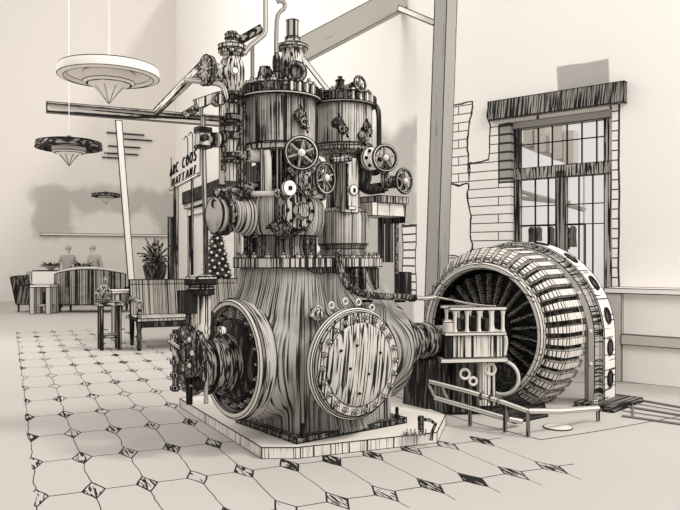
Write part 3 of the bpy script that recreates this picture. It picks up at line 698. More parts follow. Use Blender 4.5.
# ------------------------------------------------------------------ right: low counter along the window wall, floor grating
cn = thing('low_counter', 'low pale panelled counter against the wall at the far right', 'counter', WO, WR)
ca, cb2 = wx(596), 2.6
def wall_out(px_, py, out):
    k = (px_-340)/F; P0 = WO+WN*out; x = (k*P0.y-P0.x)/(W.x-k*W.y); P = P0+W*x; return x, EYE-(py-HY)/F*P.y
OUT = .45
ca, zt3 = wall_out(604, 288, OUT); _, zr2 = wall_out(645, 336, OUT); xi, zi = wall_out(621, 296, OUT); _, zb4 = wall_out(640, 352, OUT)
EC = cb2-ca
MB().box((ca+EC/2, -OUT/2, zt3-.03), (EC, OUT, .06)).build('worktop', PAPER, cn, ink=.006)
MB().box(((ca+xi)/2, -OUT/2, (zt3-.06)/2), (xi-ca, OUT-.02, zt3-.06)).build('end_panel', WASHL, cn, ink=.005)
MB().box((xi+(cb2-xi)/2, -OUT/2+.03, (zt3-.06+zr2)/2), (cb2-xi, OUT-.08, zt3-.06-zr2)).build('upper_panel', PAPER, cn, ink=.006)
MB().box((xi+(cb2-xi)/2, -OUT/2, zr2-.06), (cb2-xi, OUT, .12)).build('rail', WASHL, cn, ink=.005)
MB().box((xi+(cb2-xi)/2, -OUT/2+.02, (zr2-.12)/2), (cb2-xi, OUT-.05, zr2-.12)).build('lower_panel', PAPER, cn, ink=.005)
g0, g1, g2, g3 = ground(622, 398), ground(700, 412), ground(700, 428), ground(622, 417)
gr = thing('floor_grating', 'dark slatted floor grating to the right of the generator foot', 'grating', (g0+g2)/2)
for i in range(5):
    t = i/4; a = g0.lerp(g3, t)-(g0+g2)/2; c = g1.lerp(g2, t)-(g0+g2)/2
    MB().tube([a+Vector((0, 0, .012)), c+Vector((0, 0, .012))], (.006 if i % 2 else .012), 5).build('slat', WASHD, gr)
for t in (.15, .85): 
    a = g0.lerp(g1, t)-(g0+g2)/2; c = g3.lerp(g2, t)-(g0+g2)/2
    MB().tube([a+Vector((0, 0, .01)), c+Vector((0, 0, .01))], .01, 5).build('cross_bar', WASHD, gr)
# ================================================================== the compressor engine
C0 = Vector((-.265, 6.09, 0)); RI = Matrix.Rotation(-ROT, 3, 'Z')
def L(x, y, Y):                      # pixel at depth Y -> engine-local point (x along the shaft, -y to the front, z up)
    return RI @ (px(x, y, Y)-C0)
def LB(x, y, yl):                    # pixel -> engine-local point on the plane local y = yl
    d = Vector(((x-340)/F, 1, -(y-HY)/F)); o = Vector((0, 0, EYE)); n = Matrix.Rotation(ROT, 3, 'Z') @ Vector((0, 1, 0))
    s = (yl-n.dot(o-C0))/n.dot(d); return RI @ (o+d*s-C0)
def LX(x, y, xl):
    d = Vector(((x-340)/F, 1, -(y-HY)/F)); o = Vector((0, 0, EYE)); n = Matrix.Rotation(ROT, 3, 'Z') @ Vector((1, 0, 0))
    s = (xl-n.dot(o-C0))/n.dot(d); return RI @ (o+d*s-C0)
IK = .0048
PZ = .085                             # top of the plinth
# plinth
pc = [ground(180, 407), ground(262, 459), ground(296, 459), ground(437, 443), ground(446, 424)]
bk = pc[4]+U*1.1
poly = [p for p in pc]+[bk, pc[0]+V*.9+U*.25]
ctr = Vector((-.25, 6.2, 0))
pt = thing('concrete_plinth', 'low chamfered concrete plinth carrying the engine', 'plinth', ctr)
HAT = hatch('plinth_edge', (.78, .74, .69), thr=.62, k=90, stretch=.02)
m_ = MB(); 
m_.prism([(p.x-ctr.x, p.y-ctr.y) for p in poly], 0, PZ).build('slab', HAT, pt, ink=.005)
m_ = MB(); cc = sum(poly, Vector())/len(poly); m_.prism([((p.x-cc.x)*.985+cc.x-ctr.x, (p.y-cc.y)*.985+cc.y-ctr.y) for p in poly], PZ, PZ+.002).build('slab_top', plain('plinth_top', (.74, .70, .65), .9, .03), pt)

en = thing('compressor_engine', 'large twin-cylinder ruled iron compressor engine with handwheels on the plinth', 'engine', C0, ROT)
AZ = .70
def lathe_part(name, mat, prof, o, ax=(0, 0, 1), n=32, ink=IK, parent=en, ang=32, **k):
    if isinstance(ax, int): n = ax; ax = (0, 0, 1)
    return MB().lathe(prof, o, ax, n, **k).build(name, mat, parent, ink=ink, ang=ang)
def bolts(parent, o, ax, R, n, r=.018, h=.03, mat=None, a0=0, name='bolt', skip=None, ink=.0028):
    ax = Vector(ax).normalized(); q = ax.to_track_quat('Z', 'Y').to_matrix() if abs(ax.z) < .999 else (Matrix.Identity(3) if ax.z > 0 else Matrix.Rotation(PI, 3, 'X'))
    first = None; o = Vector(o)
    for i in range(n):
        a = a0+2*PI*i/n; p = o+q @ Vector((R*math.cos(a), R*math.sin(a), 0))
        if skip and skip(p): continue
        if first is None:
            first = MB().lathe([(r, 0), (r, h*.55), (r*.55, h*.6), (r*.5, h), (0, h*1.05)], (0, 0, 0), ax, 6).build(name, mat or PALE, parent, ink=ink); ob = first
        else: ob = first.copy(); COL.objects.link(ob); ob.parent = parent
        ob.location = p
# crankcase: one blended casting
s = MB()
X1, X2 = -.285, .37
s.box((.12, .02, .40), (1.0, .80, .66))
s.cyl((-.64, 0, AZ), (.80, 0, AZ), .48, n=36); s.ball((.74, 0, AZ), (.2, .47, .47), 24)
s.cyl((0, .1, AZ-.02), (0, -.585, AZ-.02), .40, n=36)
s.lathe([(.46, .7), (.44, 1.1), (.36, 1.28), (.33, 1.44)], (X1, 0, 0), n=32); s.lathe([(.46, .7), (.44, 1.1), (.33, 1.30), (.30, 1.44)], (X2, 0, 0), n=32)
s.box((.05, 0, 1.12), (.66, .60, .60)); s.lathe([(.50, .08), (.46, .2), (.42, .6)], (.12, 0, 0), n=32)
tmp = s.build('crankcase', H_BODY)
rm = tmp.modifiers.new('r', 'REMESH'); rm.mode = 'VOXEL'; rm.voxel_size = .024; rm.use_smooth_shade = True
sm = tmp.modifiers.new('s', 'SMOOTH'); sm.iterations = 9; sm.factor = .5
dg = bpy.context.evaluated_depsgraph_get(); ev = bpy.data.meshes.new_from_object(tmp.evaluated_get(dg)); ev.name = 'crankcase'
tmp.modifiers.clear(); tmp.data = ev; tmp.parent = en
for f in ev.polygons: f.use_smooth = True
zmin = min(v.co.z for v in ev.vertices); 
for v in ev.vertices:
    if v.co.z < .2: v.co.z = PZ+.008+(v.co.z-zmin)/(.2-zmin)*(.2-PZ-.008)
# foot flange on plinth
MB().prism([(-.44, -.46), (.70, -.46), (.70, .46), (-.44, .46)], PZ+.008, PZ+.05).build('foot_flange', H_DARK, en, ink=IK)
for x_, y_ in ((-.36, -.425), (.0, -.43), (.62, -.425)): MB().lathe([(.02, 0), (.02, .03), (.012, .04), (.012, .09), (0, .1)], (x_, y_, PZ+.05), n=8).build('holding_bolt', BLACK, en, ink=.003)
# front cover
FZ = AZ-.02
lathe_part('front_flange', PALE, [(.425, 0), (.435, .01), (.435, .05), (.42, .06)], (0, -.575, FZ), (0, -1, 0), 44)
fc = lathe_part('front_cover', H_COVER, [(.40, 0), (.405, .01), (.40, .045), (.325, .05), (.31, .062), (.2, .075), (0, .082)], (0, -.63, FZ), (0, -1, 0), 44)
bolts(fc, (0, -.678, FZ), (0, -1, 0), .362, 22, .021, .035)
for a, rr in ((.4, .2), (1.9, .16), (3.3, .12), (4.6, .22), (5.4, .1), (2.6, .24)):
    MB().lathe([(.012, 0), (.010, .012), (0, .014)], (rr*math.cos(a), -.705, FZ+rr*math.sin(a)), (0, -1, 0), 8).build('plug', INK, fc)
# eye bolts and a brass cock over the front cover
for a in (2.15, 1.9, 1.62, 1.35, 1.05):
    p = Vector((.50*math.cos(a), -.53, FZ+.47*math.sin(a)))
    MB().torus(p+Vector((0, 0, .01)), (0, -1, 0), .024, .007, 12, 6).build('eye_bolt', PALE, en, ink=0)
kp = LB(313, 314, -.44)
kn = lathe_part('oil_cock', H_MID, [(.03, 0), (.03, .05), (.055, .06), (.06, .10), (.03, .13), (0, .135)], kp, (-.2, -1, .1), 14, ink=.003)
for dz_, dx_ in ((.07, -.02), (0, -.08)): MB().cyl(kp+Vector((0, -.08, 0)), kp+Vector((dx_, -.09, dz_)), .013, n=6).build('handle', PALE, kn)
# left end: flange ring, recessed cover, gland
lathe_part('end_flange', H_XL, [(.45, 0), (.47, .02), (.475, .12), (.455, .14), (.415, .14), (.405, .09)], (-.60, 0, AZ+.01), (-1, 0, 0), 44, caps=False)
lathe_part('flange_lip', PALE, [(.456, .13), (.468, .142), (.452, .160), (.418, .158), (.416, .13)], (-.60, 0, AZ+.01), (-1, 0, 0), 44, caps=False)
ec = lathe_part('end_cover', BLACK, [(.412, 0), (.41, .02), (.33, .03), (.31, .07), (.24, .09), (0, .1)], (-.68, 0, AZ+.01), (-1, 0, 0), 40, ink=.003)
bolts(ec, (-.70, 0, AZ+.01), (-1, 0, 0), .365, 20, .024, .045)
gl_ = lathe_part('stuffing_box', H_X, [(.23, 0), (.23, .05), (.20, .055), (.20, .14), (.215, .145), (.215, .20), (.19, .205), (.19, .30), (.21, .305), (.21, .34), (.15, .345), (.14, .36), (0, .365)], (-.76, 0, AZ-.02), (-1, 0, 0), 28)
bolts(gl_, (-1.105, 0, AZ-.02), (-1, 0, 0), .165, 8, .02, .05)
# right end bearing and shaft
lathe_part('bearing_housing', H_X, [(.36, 0), (.34, .08), (.24, .16), (.22, .26)], (.86, 0, AZ), (1, 0, 0), 32)
sh = lathe_part('shaft', H_X, [(.155, 0), (.155, .22), (.18, .23), (.18, .34), (.14, .35), (.14, 1.10)], (1.05, 0, AZ), (1, 0, 0), 24)
shade_blk = MB().box((0, 0, .265), (.40, .34, .52), taper=.85).build('shaft_shade_block', hatch('shaft_shade_black', (.11, .105, .098), thr=.44, k=50, stretch=.05), ink=.004)  # near-black block put in as the dark shadow below the shaft
shade_blk.location = C0+A*1.44+Vector((0, 0, .013)); shade_blk.rotation_euler = (0, 0, ROT); tag(shade_blk, 'added dark tapered block for the shade under the shaft between engine and generator', 'pedestal')
# cylinder base flange
bf = MB(); 
h1 = [(X1+.385*math.cos(a), .385*math.sin(a)) for a in [PI/2+PI*i/18 for i in range(19)]]; h2 = [(X2+.345*math.cos(a), .345*math.sin(a)) for a in [-PI/2+PI*i/18 for i in range(19)]]
base_f = bf.prism(h1+h2, 1.425, 1.50).build('cylinder_base_flange', H_MID, en, ink=IK)
MB().prism([(x*.9+.0043, y*.86) for x, y in h1+h2], 1.38, 1.426).build('neck_flange', H_DARK, en, ink=.003)
bolts(base_f, (X1, 0, 1.50), (0, 0, 1), .345, 18, .02, .045, skip=lambda p: p.x > X1+.22)
bolts(base_f, (X2, 0, 1.50), (0, 0, 1), .305, 16, .02, .045, skip=lambda p: p.x < X2-.2)
# lugs below the flange
for x_ in (.22, .30, .44): MB().box((x_, -.345, 1.33), (.035, .06, .17)).build('rib', H_DARK, en, ink=.003)
# --- cylinder one
def Z1(y): return EYE-(y-HY)*5.91/F
def Z2(y): return EYE-(y-HY)*6.32/F
lathe_part('lower_neck', H_N1, [(.30, 1.50), (.27, 1.53), (.25, 1.60), (.27, Z1(236)), (.30, Z1(234))], (X1, 0, 0))
for a in [i*PI/7 for i in range(14)]: MB().box((X1+.275*math.cos(a), .275*math.sin(a), 1.59), (.02, .05, .17), rot=a+PI/2).build('rib', H_DARK, en, ink=.0025)
ch1 = lathe_part('valve_chest', H_P1, [(.31, Z1(236)), (.345, Z1(231)), (.36, Z1(222)), (.36, Z1(205)), (.33, Z1(199)), (.26, Z1(196))], (X1, 0, 0), 40)
MB().torus((X1, 0, Z1(197)), (0, 0, 1), .34, .020, 40, 8).build('ring_pipe', PALE, en, ink=0)
for a in (-2.2, -1.5, -.8, -2.9): 
    MB().lathe([(.034, -.03), (.034, .03)], (X1+.34*math.cos(a), .34*math.sin(a), Z1(197)), (-math.sin(a), math.cos(a), 0), 10).build('union_nut', H_MID, en, ink=.003)
# chest nozzle to the left, with flange
lathe_part('side_nozzle', hatch('ruled_nozzle', (.52, .495, .46), thr=.52, k=80, stretch=.02, e=(1, 0, 0)), [(.17, 0), (.13, .16), (.125, .34), (.14, .36)], (X1-.26, -.02, 1.83), (-1, 0, 0), 26)
nf = lathe_part('nozzle_flange', H_DARK, [(.155, 0), (.155, .04), (.12, .045), (.11, .03), (0, .03)], (X1-.52, -.02, 1.83), (-1, 0, 0), 28)
bolts(nf, (X1-.52, -.02, 1.83), (1, 0, 0), .138, 8, .015, .03)
# front cover of chest
q = LB(296, 211, -.36)
ff = lathe_part('chest_cover', H_MID, [(.13, 0), (.13, .05), (.14, .055), (.14, .085), (.12, .095), (.07, .10), (.055, .15), (0, .16)], (q.x, -.32, q.z), (0, -1, 0), 28)
bolts(ff, (q.x, -.405, q.z), (0, -1, 0), .115, 8, .014, .025, BLACK)
lathe_part('chest_bracket', H_DARK, [(.2, 0), (.12, .09), (.10, .12)], (q.x+.01, -.24, 1.78), (.2, -.5, -1), 20)
# middle column with rods
lathe_part('middle_column', H_DARK, [(.26, Z1(196)), (.22, Z1(190)), (.20, Z1(165)), (.22, Z1(156)), (.27, Z1(150))], (X1, 0, 0))
for a in (-2.7, -2.2, -1.0, -.5, .3, 2.8): MB().cyl((X1+.262*math.cos(a), .262*math.sin(a), Z1(197)), (X1+.262*math.cos(a), .262*math.sin(a), Z1(152)), .022, n=8).build('tie_rod', H_LIGHT, en, ink=.003)
lathe_part('lower_ring', H_MID, [(.27, Z1(154)), (.30, Z1(153)), (.305, Z1(148)), (.285, Z1(147))], (X1, 0, 0), 40)
JK = hatch('ruled_cylinder_jacket', (.48, .46, .425), thr=.515, k=130, stretch=.008, vary=.5)
j1 = lathe_part('cylinder_jacket', JK, [(.27, Z1(149)), (.286, Z1(146)), (.286, Z1(103)), (.275, Z1(100))], (X1, 0, 0), 44)
MB().tube([(X1-.245, .16, Z1(149)), (X1-.25, .165, Z1(106)), (X1-.2, .15, Z1(101))], .016, 6).build('drain_pipe', PALE, en, ink=0)
MB().tube([(X1+.245, -.16, Z1(149)), (X1+.25, -.165, Z1(108)), (X1+.22, -.15, Z1(101))], .016, 6, sub=1).build('drain_pipe', BLACK, en, ink=0)
cap1 = lathe_part('cylinder_head', H_DARK, [(.29, Z1(101)), (.318, Z1(100)), (.322, Z1(90)), (.30, Z1(88)), (.18, Z1(86)), (.10, Z1(85))], (X1, 0, 0), 44)
lathe_part('head_ring', PALE, [(.322, Z1(101.5)), (.33, Z1(101)), (.33, Z1(99)), (.322, Z1(98.5))], (X1, 0, 0), 44, parent=cap1, caps=False)
bolts(cap1, (X1, 0, Z1(89)), (0, 0, 1), .275, 16, .026, .05)
for a in [2*PI*i/30 for i in range(30)]: MB().box((X1+.323*math.cos(a), .323*math.sin(a), Z1(94.5)), (.014, .03, .07), rot=a+PI/2).build('flute', PALE if math.sin(a*3) > .1 else BLACK, cap1)
# --- cylinder two
lathe_part('lower_neck', H_N2, [(.26, 1.50), (.22, 1.52), (.20, 1.58), (.215, Z2(245))], (X2, 0, 0))
lathe_part('valve_chest', H_P2, [(.20, Z2(247)), (.225, Z2(244)), (.23, Z2(217)), (.215, Z2(213)), (.12, Z2(212))], (X2, 0, 0), 36)
H_P = hatch('pale_panel', (.70, .67, .62), thr=.62, k=40)
lathe_part('middle_column', H_MID, [(.20, Z2(213)), (.15, Z2(208)), (.14, Z2(165)), (.17, Z2(156)), (.24, Z2(150))], (X2, 0, 0))
gp = LB(351, 208, -.22); pan = MB().box((gp.x, -.20, (Z2(213)+Z2(160))/2-.01), (.155, .05, Z2(160)-Z2(213))).build('gauge_panel', H_P, en, ink=.004)
dq = LB(353.5, 190, -.23); lathe_part('dial', PAPER, [(.042, 0), (.045, .012), (.036, .014), (0, .012)], (dq.x, -.226, dq.z), (0, -1, 0), 18, ink=.004, parent=pan)
MB().box((dq.x+.002, -.242, dq.z-.004), (.022, .006, .035)).build('dial_hand', INK, pan)
dq2 = LB(352, 208, -.23); MB().box((dq2.x, -.228, dq2.z), (.075, .008, .026)).build('name_plate', PALE, pan, ink=.0035)
MB().cyl((gp.x-.055, -.235, Z2(211)), (gp.x-.055, -.235, Z2(168)), .012, n=6).build('gauge_tube', H_DARK, en, ink=.003)
dq3 = LB(290, 188, -.56); dl = lathe_part('round_dial', PAPER, [(.055, 0), (.058, .03), (.045, .035), (0, .03)], (dq3.x, -.53, dq3.z), (0, -1, 0), 18, ink=.004)
MB().box((dq3.x, -.567, dq3.z), (.03, .006, .03)).build('dial_hand', INK, dl)
lathe_part('lower_ring', H_MID, [(.20, Z2(156)), (.265, Z2(153)), (.27, Z2(149)), (.25, Z2(147))], (X2, 0, 0), 40)
JK2 = hatch('ruled_cylinder_jacket_small', (.54, .515, .48), thr=.525, k=130, stretch=.008, vary=.5)
lathe_part('cylinder_jacket', JK2, [(.24, Z2(149)), (.257, Z2(146)), (.257, Z2(109)), (.25, Z2(107))], (X2, 0, 0), 44)
cap2 = lathe_part('cylinder_head', H_DARK, [(.26, Z2(108)), (.275, Z2(107)), (.278, Z2(98)), (.26, Z2(96)), (.15, Z2(95)), (.06, Z2(94))], (X2, 0, 0), 44)
lathe_part('head_ring', PALE, [(.278, Z2(108)), (.285, Z2(107.5)), (.285, Z2(106)), (.278, Z2(105.5))], (X2, 0, 0), 44, parent=cap2, caps=False)
bolts(cap2, (X2, 0, Z2(97)), (0, 0, 1), .235, 12, .028, .04)
for a in [2*PI*i/26 for i in range(26)]: MB().box((X2+.28*math.cos(a), .28*math.sin(a), Z2(102)), (.014, .03, .065), rot=a+PI/2).build('flute', PALE if math.sin(a*3) > .1 else BLACK, cap2)
MB().tube([L(374, 104, 6.25), L(378, 109, 6.25), L(379, 118, 6.25), L(379, 150, 6.25)], .022, 8, sub=1).build('down_pipe', BLACK, en, ink=0)
# little cocks on the jackets
def petcock(x, y, yl, s_=1.0):
    p = LB(x, y, yl); t_ = lathe_part('petcock', H_DARK, [(.022*s_, 0), (.022*s_, .04), (.035*s_, .045), (.035*s_, .075), (.015*s_, .09), (0, .1)], p, (0, -1, 0), 10, ink=.003)
    MB().torus(p+Vector((.01, -.1, -.035*s_)), (0, -1, 0), (.017*s_), .007, 12, 5).build('handle', H_MID, t_)
    MB().cyl(p+Vector((0, -.06, .06*s_)), p+Vector((.03*s_, -.07, -.07*s_)), .010, n=6).build('lever', INK, t_)
for x, y, yl, s_ in ((296, 117, -.25, 1.5), (300, 126, -.25, .9), (334, 124, -.22, 1.4), (340, 131, -.22, .9), (357, 137, -.2, 1.2), (362, 128, -.2, 1.2)): petcock(x, y, yl, s_)
# handwheels
def handwheel(c, ax, R, spokes=5, rim=.016, stem=.18, m=None, par=None, dish=.03):
    ax = Vector(ax).normalized(); m = m or PALE; c = Vector(c)
    wh = MB().torus(c, ax, R, rim, 30, 8).build('handwheel', INKM, par or en, ink=0)
    q = ax.to_track_quat('Z', 'Y').to_matrix()
    MB().torus(c+ax*.006, ax, R, rim*.62+.004, 30, 8).build('rim_band', m, wh, ink=0) if False else None
    MB().lathe([(R-rim*.55, 0), (R-rim*.2, rim*.93), (R+rim*.25, rim*.93), (R+rim*.55, rim*.7)], c, ax, 30, caps=False).build('rim_face', m, wh, ink=0)
    for i in range(spokes):
        a = 2*PI*i/spokes+.35; MB().cyl(c+ax*(dish*.0)-ax*.005, c+q @ Vector(((R)*math.cos(a), (R)*math.sin(a), 0)), rim*.75, rim*.6, 6).build('spoke', m, wh, ink=.003)
    MB().lathe([(R*.24, -.02), (R*.26, .02), (R*.15, .035), (0, .04)], c, ax, 12).build('hub', m, wh, ink=.003)
    if stem: MB().cyl(c-ax*stem, c, rim*.9, n=8).build('stem', H_DARK, wh, ink=.003)
    return wh
INKM = hatch('black_rim', (.06, .056, .052), thr=.42, k=30)
handwheel(LB(301, 153, -.60), (-.4, -1, .05), .118, 6, stem=.34)
handwheel(LB(325, 178, -.52), (.28, -1, 0), .115, 6, .014, stem=.30)
handwheel(LB(385, 158, -.42), (-.3, -1, .02), .106, 5, stem=.30)
handwheel(LB(404, 181, -.35), (.12, -1, 0), .104, 5, .014, stem=.25)
handwheel(L(360, 84, 6.05), (.1, -1, .1), .064, 5, .012, stem=.0)
# valve bodies behind the handwheels
def valve(c, ax, R, Ln, mat=H_DARK, n=20):
    v = lathe_part('valve_body', mat, [(R*.7, 0), (R, .01), (R, Ln*.2), (R*.6, Ln*.25), (R*.7, Ln*.6), (R*.95, Ln*.66), (R*.95, Ln*.85), (R*.35, Ln*.9), (R*.3, Ln)], c, ax, n, ink=.004)
    return v
q = LB(301, 155, -.34); valve((q.x, -.24, q.z), (0, -1, 0), .10, .24)
q = LB(301, 182, -.34); v_ = valve((q.x, -.22, q.z), (.1, -1, 0), .10, .22); lathe_part('valve_flange', H_MID, [(.115, 0), (.12, .01), (.12, .04), (.08, .05), (.05, .09), (0, .1)], (q.x, -.42, q.z), (.1, -1, 0), 22, parent=v_, ink=.004); bolts(v_, (q.x+.004, -.46, q.z), (.1, -1, 0), .095, 8, .014, .03)
q = LB(318, 184, -.32); valve((q.x, -.22, q.z), (.5, -1, 0), .085, .2)
q = LB(364, 160, -.2); v_ = valve((q.x, -.10, q.z), (0, -1, 0), .10, .2); lathe_part('valve_flange', PALE, [(.095, 0), (.10, .01), (.10, .035), (.09, .04), (0, .035)], (q.x, -.27, q.z), (0, -1, 0), 26, parent=v_); bolts(v_, (q.x, -.305, q.z), (0, -1, 0), .072, 6, .014, .025, BLACK)
q = LB(380, 165, -.15); valve((q.x, -.04, q.z), (0, -1, 0), .085, .2)
q = LB(381, 182, -.12); v_ = lathe_part('valve_body', H_DARK, [(.10, 0), (.10, .03), (.06, .04), (.055, .16), (.075, .17), (.075, .21), (.03, .22)], q, (.75, -.65, 0), 22, ink=.004)
bolts(v_, q+Vector((.01, -.01, 0)), (.75, -.65, 0), .08, 6, .014, .05)
lathe_part('elbow', BLACK, [(.06, 0), (.085, .06), (.08, .16), (.04, .2)], LB(362, 186, -.16), (0, 0, 1), 18, ink=.004)
MB().tube([LB(362, 172, -.2), LB(360, 182, -.2), LB(367, 190, -.16), LB(380, 188, -.12)], .05, 10, sub=2).build('elbow_pipe', BLACK, en, ink=0)
for xa, ya, xb, yb, yl in ((303, 164, 297, 172, -.38), (318, 160, 312, 168, -.36), (308, 172, 322, 166, -.3), (290, 168, 296, 176, -.34), (332, 160, 350, 158, -.26)):
    MB().cyl(LB(xa, ya, yl), LB(xb, yb, yl), .028, n=8).build('union', H_MID, en, ink=.0035)
# bracket table on the right of cylinder two
q0 = LB(372, 203, -.24); q1 = LB(405, 203, -.24)
MB().prism([(q0.x, -.24), (q1.x, -.24), (q1.x, .05), (q0.x, .05)], Z2(216), Z2(203)).build('bracket_block', H_P, en, ink=.004)
MB().prism([(q0.x+.08, -.26), (q1.x+.02, -.26), (q1.x+.02, .07), (q0.x+.08, .07)], Z2(203), Z2(196)).build('bracket_top', H_MID, en, ink=.004)
s = MB(); a = LB(405, 204, -.25); s.add([(q1.x-.02, -.24, Z2(204)), (q1.x+.01, -.24, Z2(204)), (q1.x-.0, -.24, Z2(222)), (q1.x-.02, .05, Z2(204)), (q1.x+.01, .05, Z2(204)), (q1.x, .05, Z2(222))], [(0, 1, 2), (5, 4, 3), (0, 3, 4, 1), (1, 4, 5, 2), (2, 5, 3, 0)]).build('bracket_gusset', BLACK, en, ink=.003)
for x_, w_, mt in ((381, .03, BLACK), (389, .038, BLACK), (396.5, .022, H_DARK)):
    MB().cyl(LB(x_, 214, -.02), LB(x_, 274 if x_ > 390 else 262, -.02), w_, n=10).build('riser_pipe', mt, en, ink=.003)
MB().box(LB(403, 285, .0), (.1, .12, .24)).build('junction_box', BLACK, en, ink=.004)
# pipe sweeping along the front from cylinder two to the generator
MB().tube([LB(338, 250, -.40), LB(339, 264, -.42), LB(343, 281, -.47), LB(353, 291, -.50), LB(370, 296, -.50), LB(412, 297.5, -.50)], .030, 10, sub=2).build('oil_pipe', H_DARK, en, ink=0)
MB().tube([LB(412, 297.5, -.50), LB(425, 298.5, -.50), LB(436, 297, -.50)], .017, 8).build('oil_pipe', PALE, en, ink=.003)
for x, y in ((367, 301), (400, 301)): MB().box(LB(x, y, -.47), (.08, .05, .02)).build('pipe_clip', INK, en)
lathe_part('pipe_union', BLACK, [(.028, -.03), (.028, .03)], LB(412, 298, -.5), (1, 0, 0), 10)
# --- fittings above cylinder one
def VZ(y, Y): return EYE-(y-HY)*Y/F
vY = 5.9
c = L(292.5, 60, vY); bx0 = c.x; by0 = c.y
vt = lathe_part('relief_valve', H_LIGHT, [(.05, VZ(86, vY)), (.095, VZ(84, vY)), (.085, VZ(81, vY)), (.115, VZ(72, vY)), (.10, VZ(60, vY)), (.085, VZ(52, vY)), (.09, VZ(50, vY)), (.125, VZ(48.5, vY)), (.125, VZ(46, vY)), (.075, VZ(43, vY)), (.06, VZ(40, vY))], (bx0, by0, 0), (0, 0, 1), 26)
lathe_part('spring_cap', H_MID, [(.062, VZ(42, vY)), (.062, VZ(38, vY)), (.053, VZ(37.5, vY)), (.053, VZ(21, vY)), (.04, VZ(20, vY)), (0, VZ(19.6, vY))], (bx0, by0, 0), (0, 0, 1), 22, parent=vt)
bolts(vt, (bx0, by0, VZ(51, vY)), (0, 0, 1), .105, 8, .018, .03)
q = L(292.5, 76, vY-.12)
ov = lathe_part('outlet_flange', H_DARK, [(.06, 0), (.06, .04), (.085, .045), (.085, .08), (.055, .085), (.05, .05), (0, .05)], (q.x-.03, q.y-.06, q.z), (-.35, -1, 0), 24, parent=vt)
c = L(265, 78, vY); lathe_part('bottle_valve', H_MID, [(.08, VZ(90, vY)), (.08, VZ(79, vY)), (.048, VZ(77, vY)), (.055, VZ(72, vY)), (.045, VZ(67.5, vY)), (0, VZ(65.5, vY))], (c.x, c.y, 0), (0, 0, 1), 18)
c = L(276.5, 70, vY-.1); g_ = lathe_part('gauge_cock', H_DARK, [(.04, VZ(90, vY)), (.05, VZ(82, vY)), (.045, VZ(76, vY)), (.03, VZ(75, vY)), (.035, VZ(67, vY)), (.03, VZ(60, vY)), (.018, VZ(57, vY))], (c.x, c.y, 0), (0, 0, 1), 14)
MB().tube([L(276.3, 60, vY-.1), L(276.3, 40, vY-.1), L(277, 16, vY-.1), L(281, 11, vY-.1), L(285, 8, vY-.1), L(285, 3, vY-.1), L(280, .5, vY-.1), L(277, 2, vY-.1)], .016, 8, sub=1).build('gauge_pipe', PALE, en, ink=.0025)
lathe_part('pipe_nut', BLACK, [(.035, -.02), (.035, .02)], L(287, 80, vY-.1), (1, -.5, .2), 10)
MB().tube([L(252.5, 92, vY), L(252.5, 46, vY)], .014, 6).build('vent_pipe', PALE, en, ink=.003)
MB().tube([L(260, 84, vY), L(258, 74, vY), L(262, 68, vY), L(270, 68, vY), L(273, 75, vY), L(272, 84, vY)], .01, 6, sub=1).build('guard_loop', INK, en)
# --- little valve on top of cylinder two
tY = 6.25
c = L(340, 92, tY); lathe_part('top_valve', H_DARK, [(.06, VZ(96, tY)), (.035, VZ(94, tY)), (.05, VZ(90, tY)), (.04, VZ(84, tY)), (.035, VZ(82, tY)), (.04, VZ(80.5, tY)), (.02, VZ(80, tY)), (.02, VZ(77, tY)), (0, VZ(76.5, tY))], (c.x, c.y, 0), (0, 0, 1), 16)
MB().cyl(L(342, 90, tY), L(353, 84.5, 6.1), .030, .022, 10).build('valve_arm', H_MID, en, ink=.0035); MB().cyl(L(353, 84.5, 6.1), L(360, 84, 6.05), .014, n=8).build('valve_stem', INK, en)
# --- left valve tower
wY = 5.75
c = L(232, 70, wY); tx, ty = c.x, c.y
def TZ(y): return VZ(y, wY)
bt = lathe_part('stop_valve', H_LIGHT, [(.06, TZ(95)), (.08, TZ(92)), (.10, TZ(82)), (.105, TZ(70)), (.09, TZ(62)), (.07, TZ(57)), (.075, TZ(52)), (.11, TZ(50)), (.11, TZ(46)), (.06, TZ(43)), (.05, TZ(41.5))], (tx, ty, 0), (0, 0, 1), 26)
lathe_part('bonnet', H_MID, [(.055, TZ(43)), (.05, TZ(40)), (.058, TZ(39)), (.058, TZ(35)), (.04, TZ(32.5)), (0, TZ(31.5))], (tx, ty, 0), (0, 0, 1), 16, parent=bt)
bolts(bt, (tx, ty, TZ(54)), (0, 0, 1), .088, 9, .02, .04)
q = L(236, 70, wY-.15); lathe_part('boss', PAPER, [(.028, 0), (.03, .02), (.026, .03), (0, .03)], (q.x, q.y+.04, q.z), (0, -1, 0), 14, parent=bt, ink=.003)
nz = lathe_part('inlet_nozzle', H_MID, [(.08, 0), (.07, .07), (.085, .12), (.09, .14)], (tx-.06, ty, TZ(75)), (-1, 0, 0), 22, parent=bt)
fl_ = lathe_part('inlet_flange', H_DARK, [(.115, 0), (.12, .01), (.12, .04), (.08, .05), (0, .03)], (tx-.20, ty, TZ(75)), (-1, 0, 0), 26, parent=bt)
for i in range(10):
    a = 2*PI*i/10; MB().cyl((tx-.245, ty+.02*math.cos(a), TZ(75)+.02*math.sin(a)), (tx-.24, ty+.11*math.cos(a), TZ(75)+.11*math.sin(a)), .008, n=5).build('rib', PALE, bt)
MB().tube([L(242, 55, wY), L(247, 48, wY), L(258, 40, wY), L(264.5, 33, wY), L(265.5, 28, wY), L(265.5, 2, wY)], .022, 8, sub=1).build('steam_pipe', PAPER, en, ink=.0025) if False else None
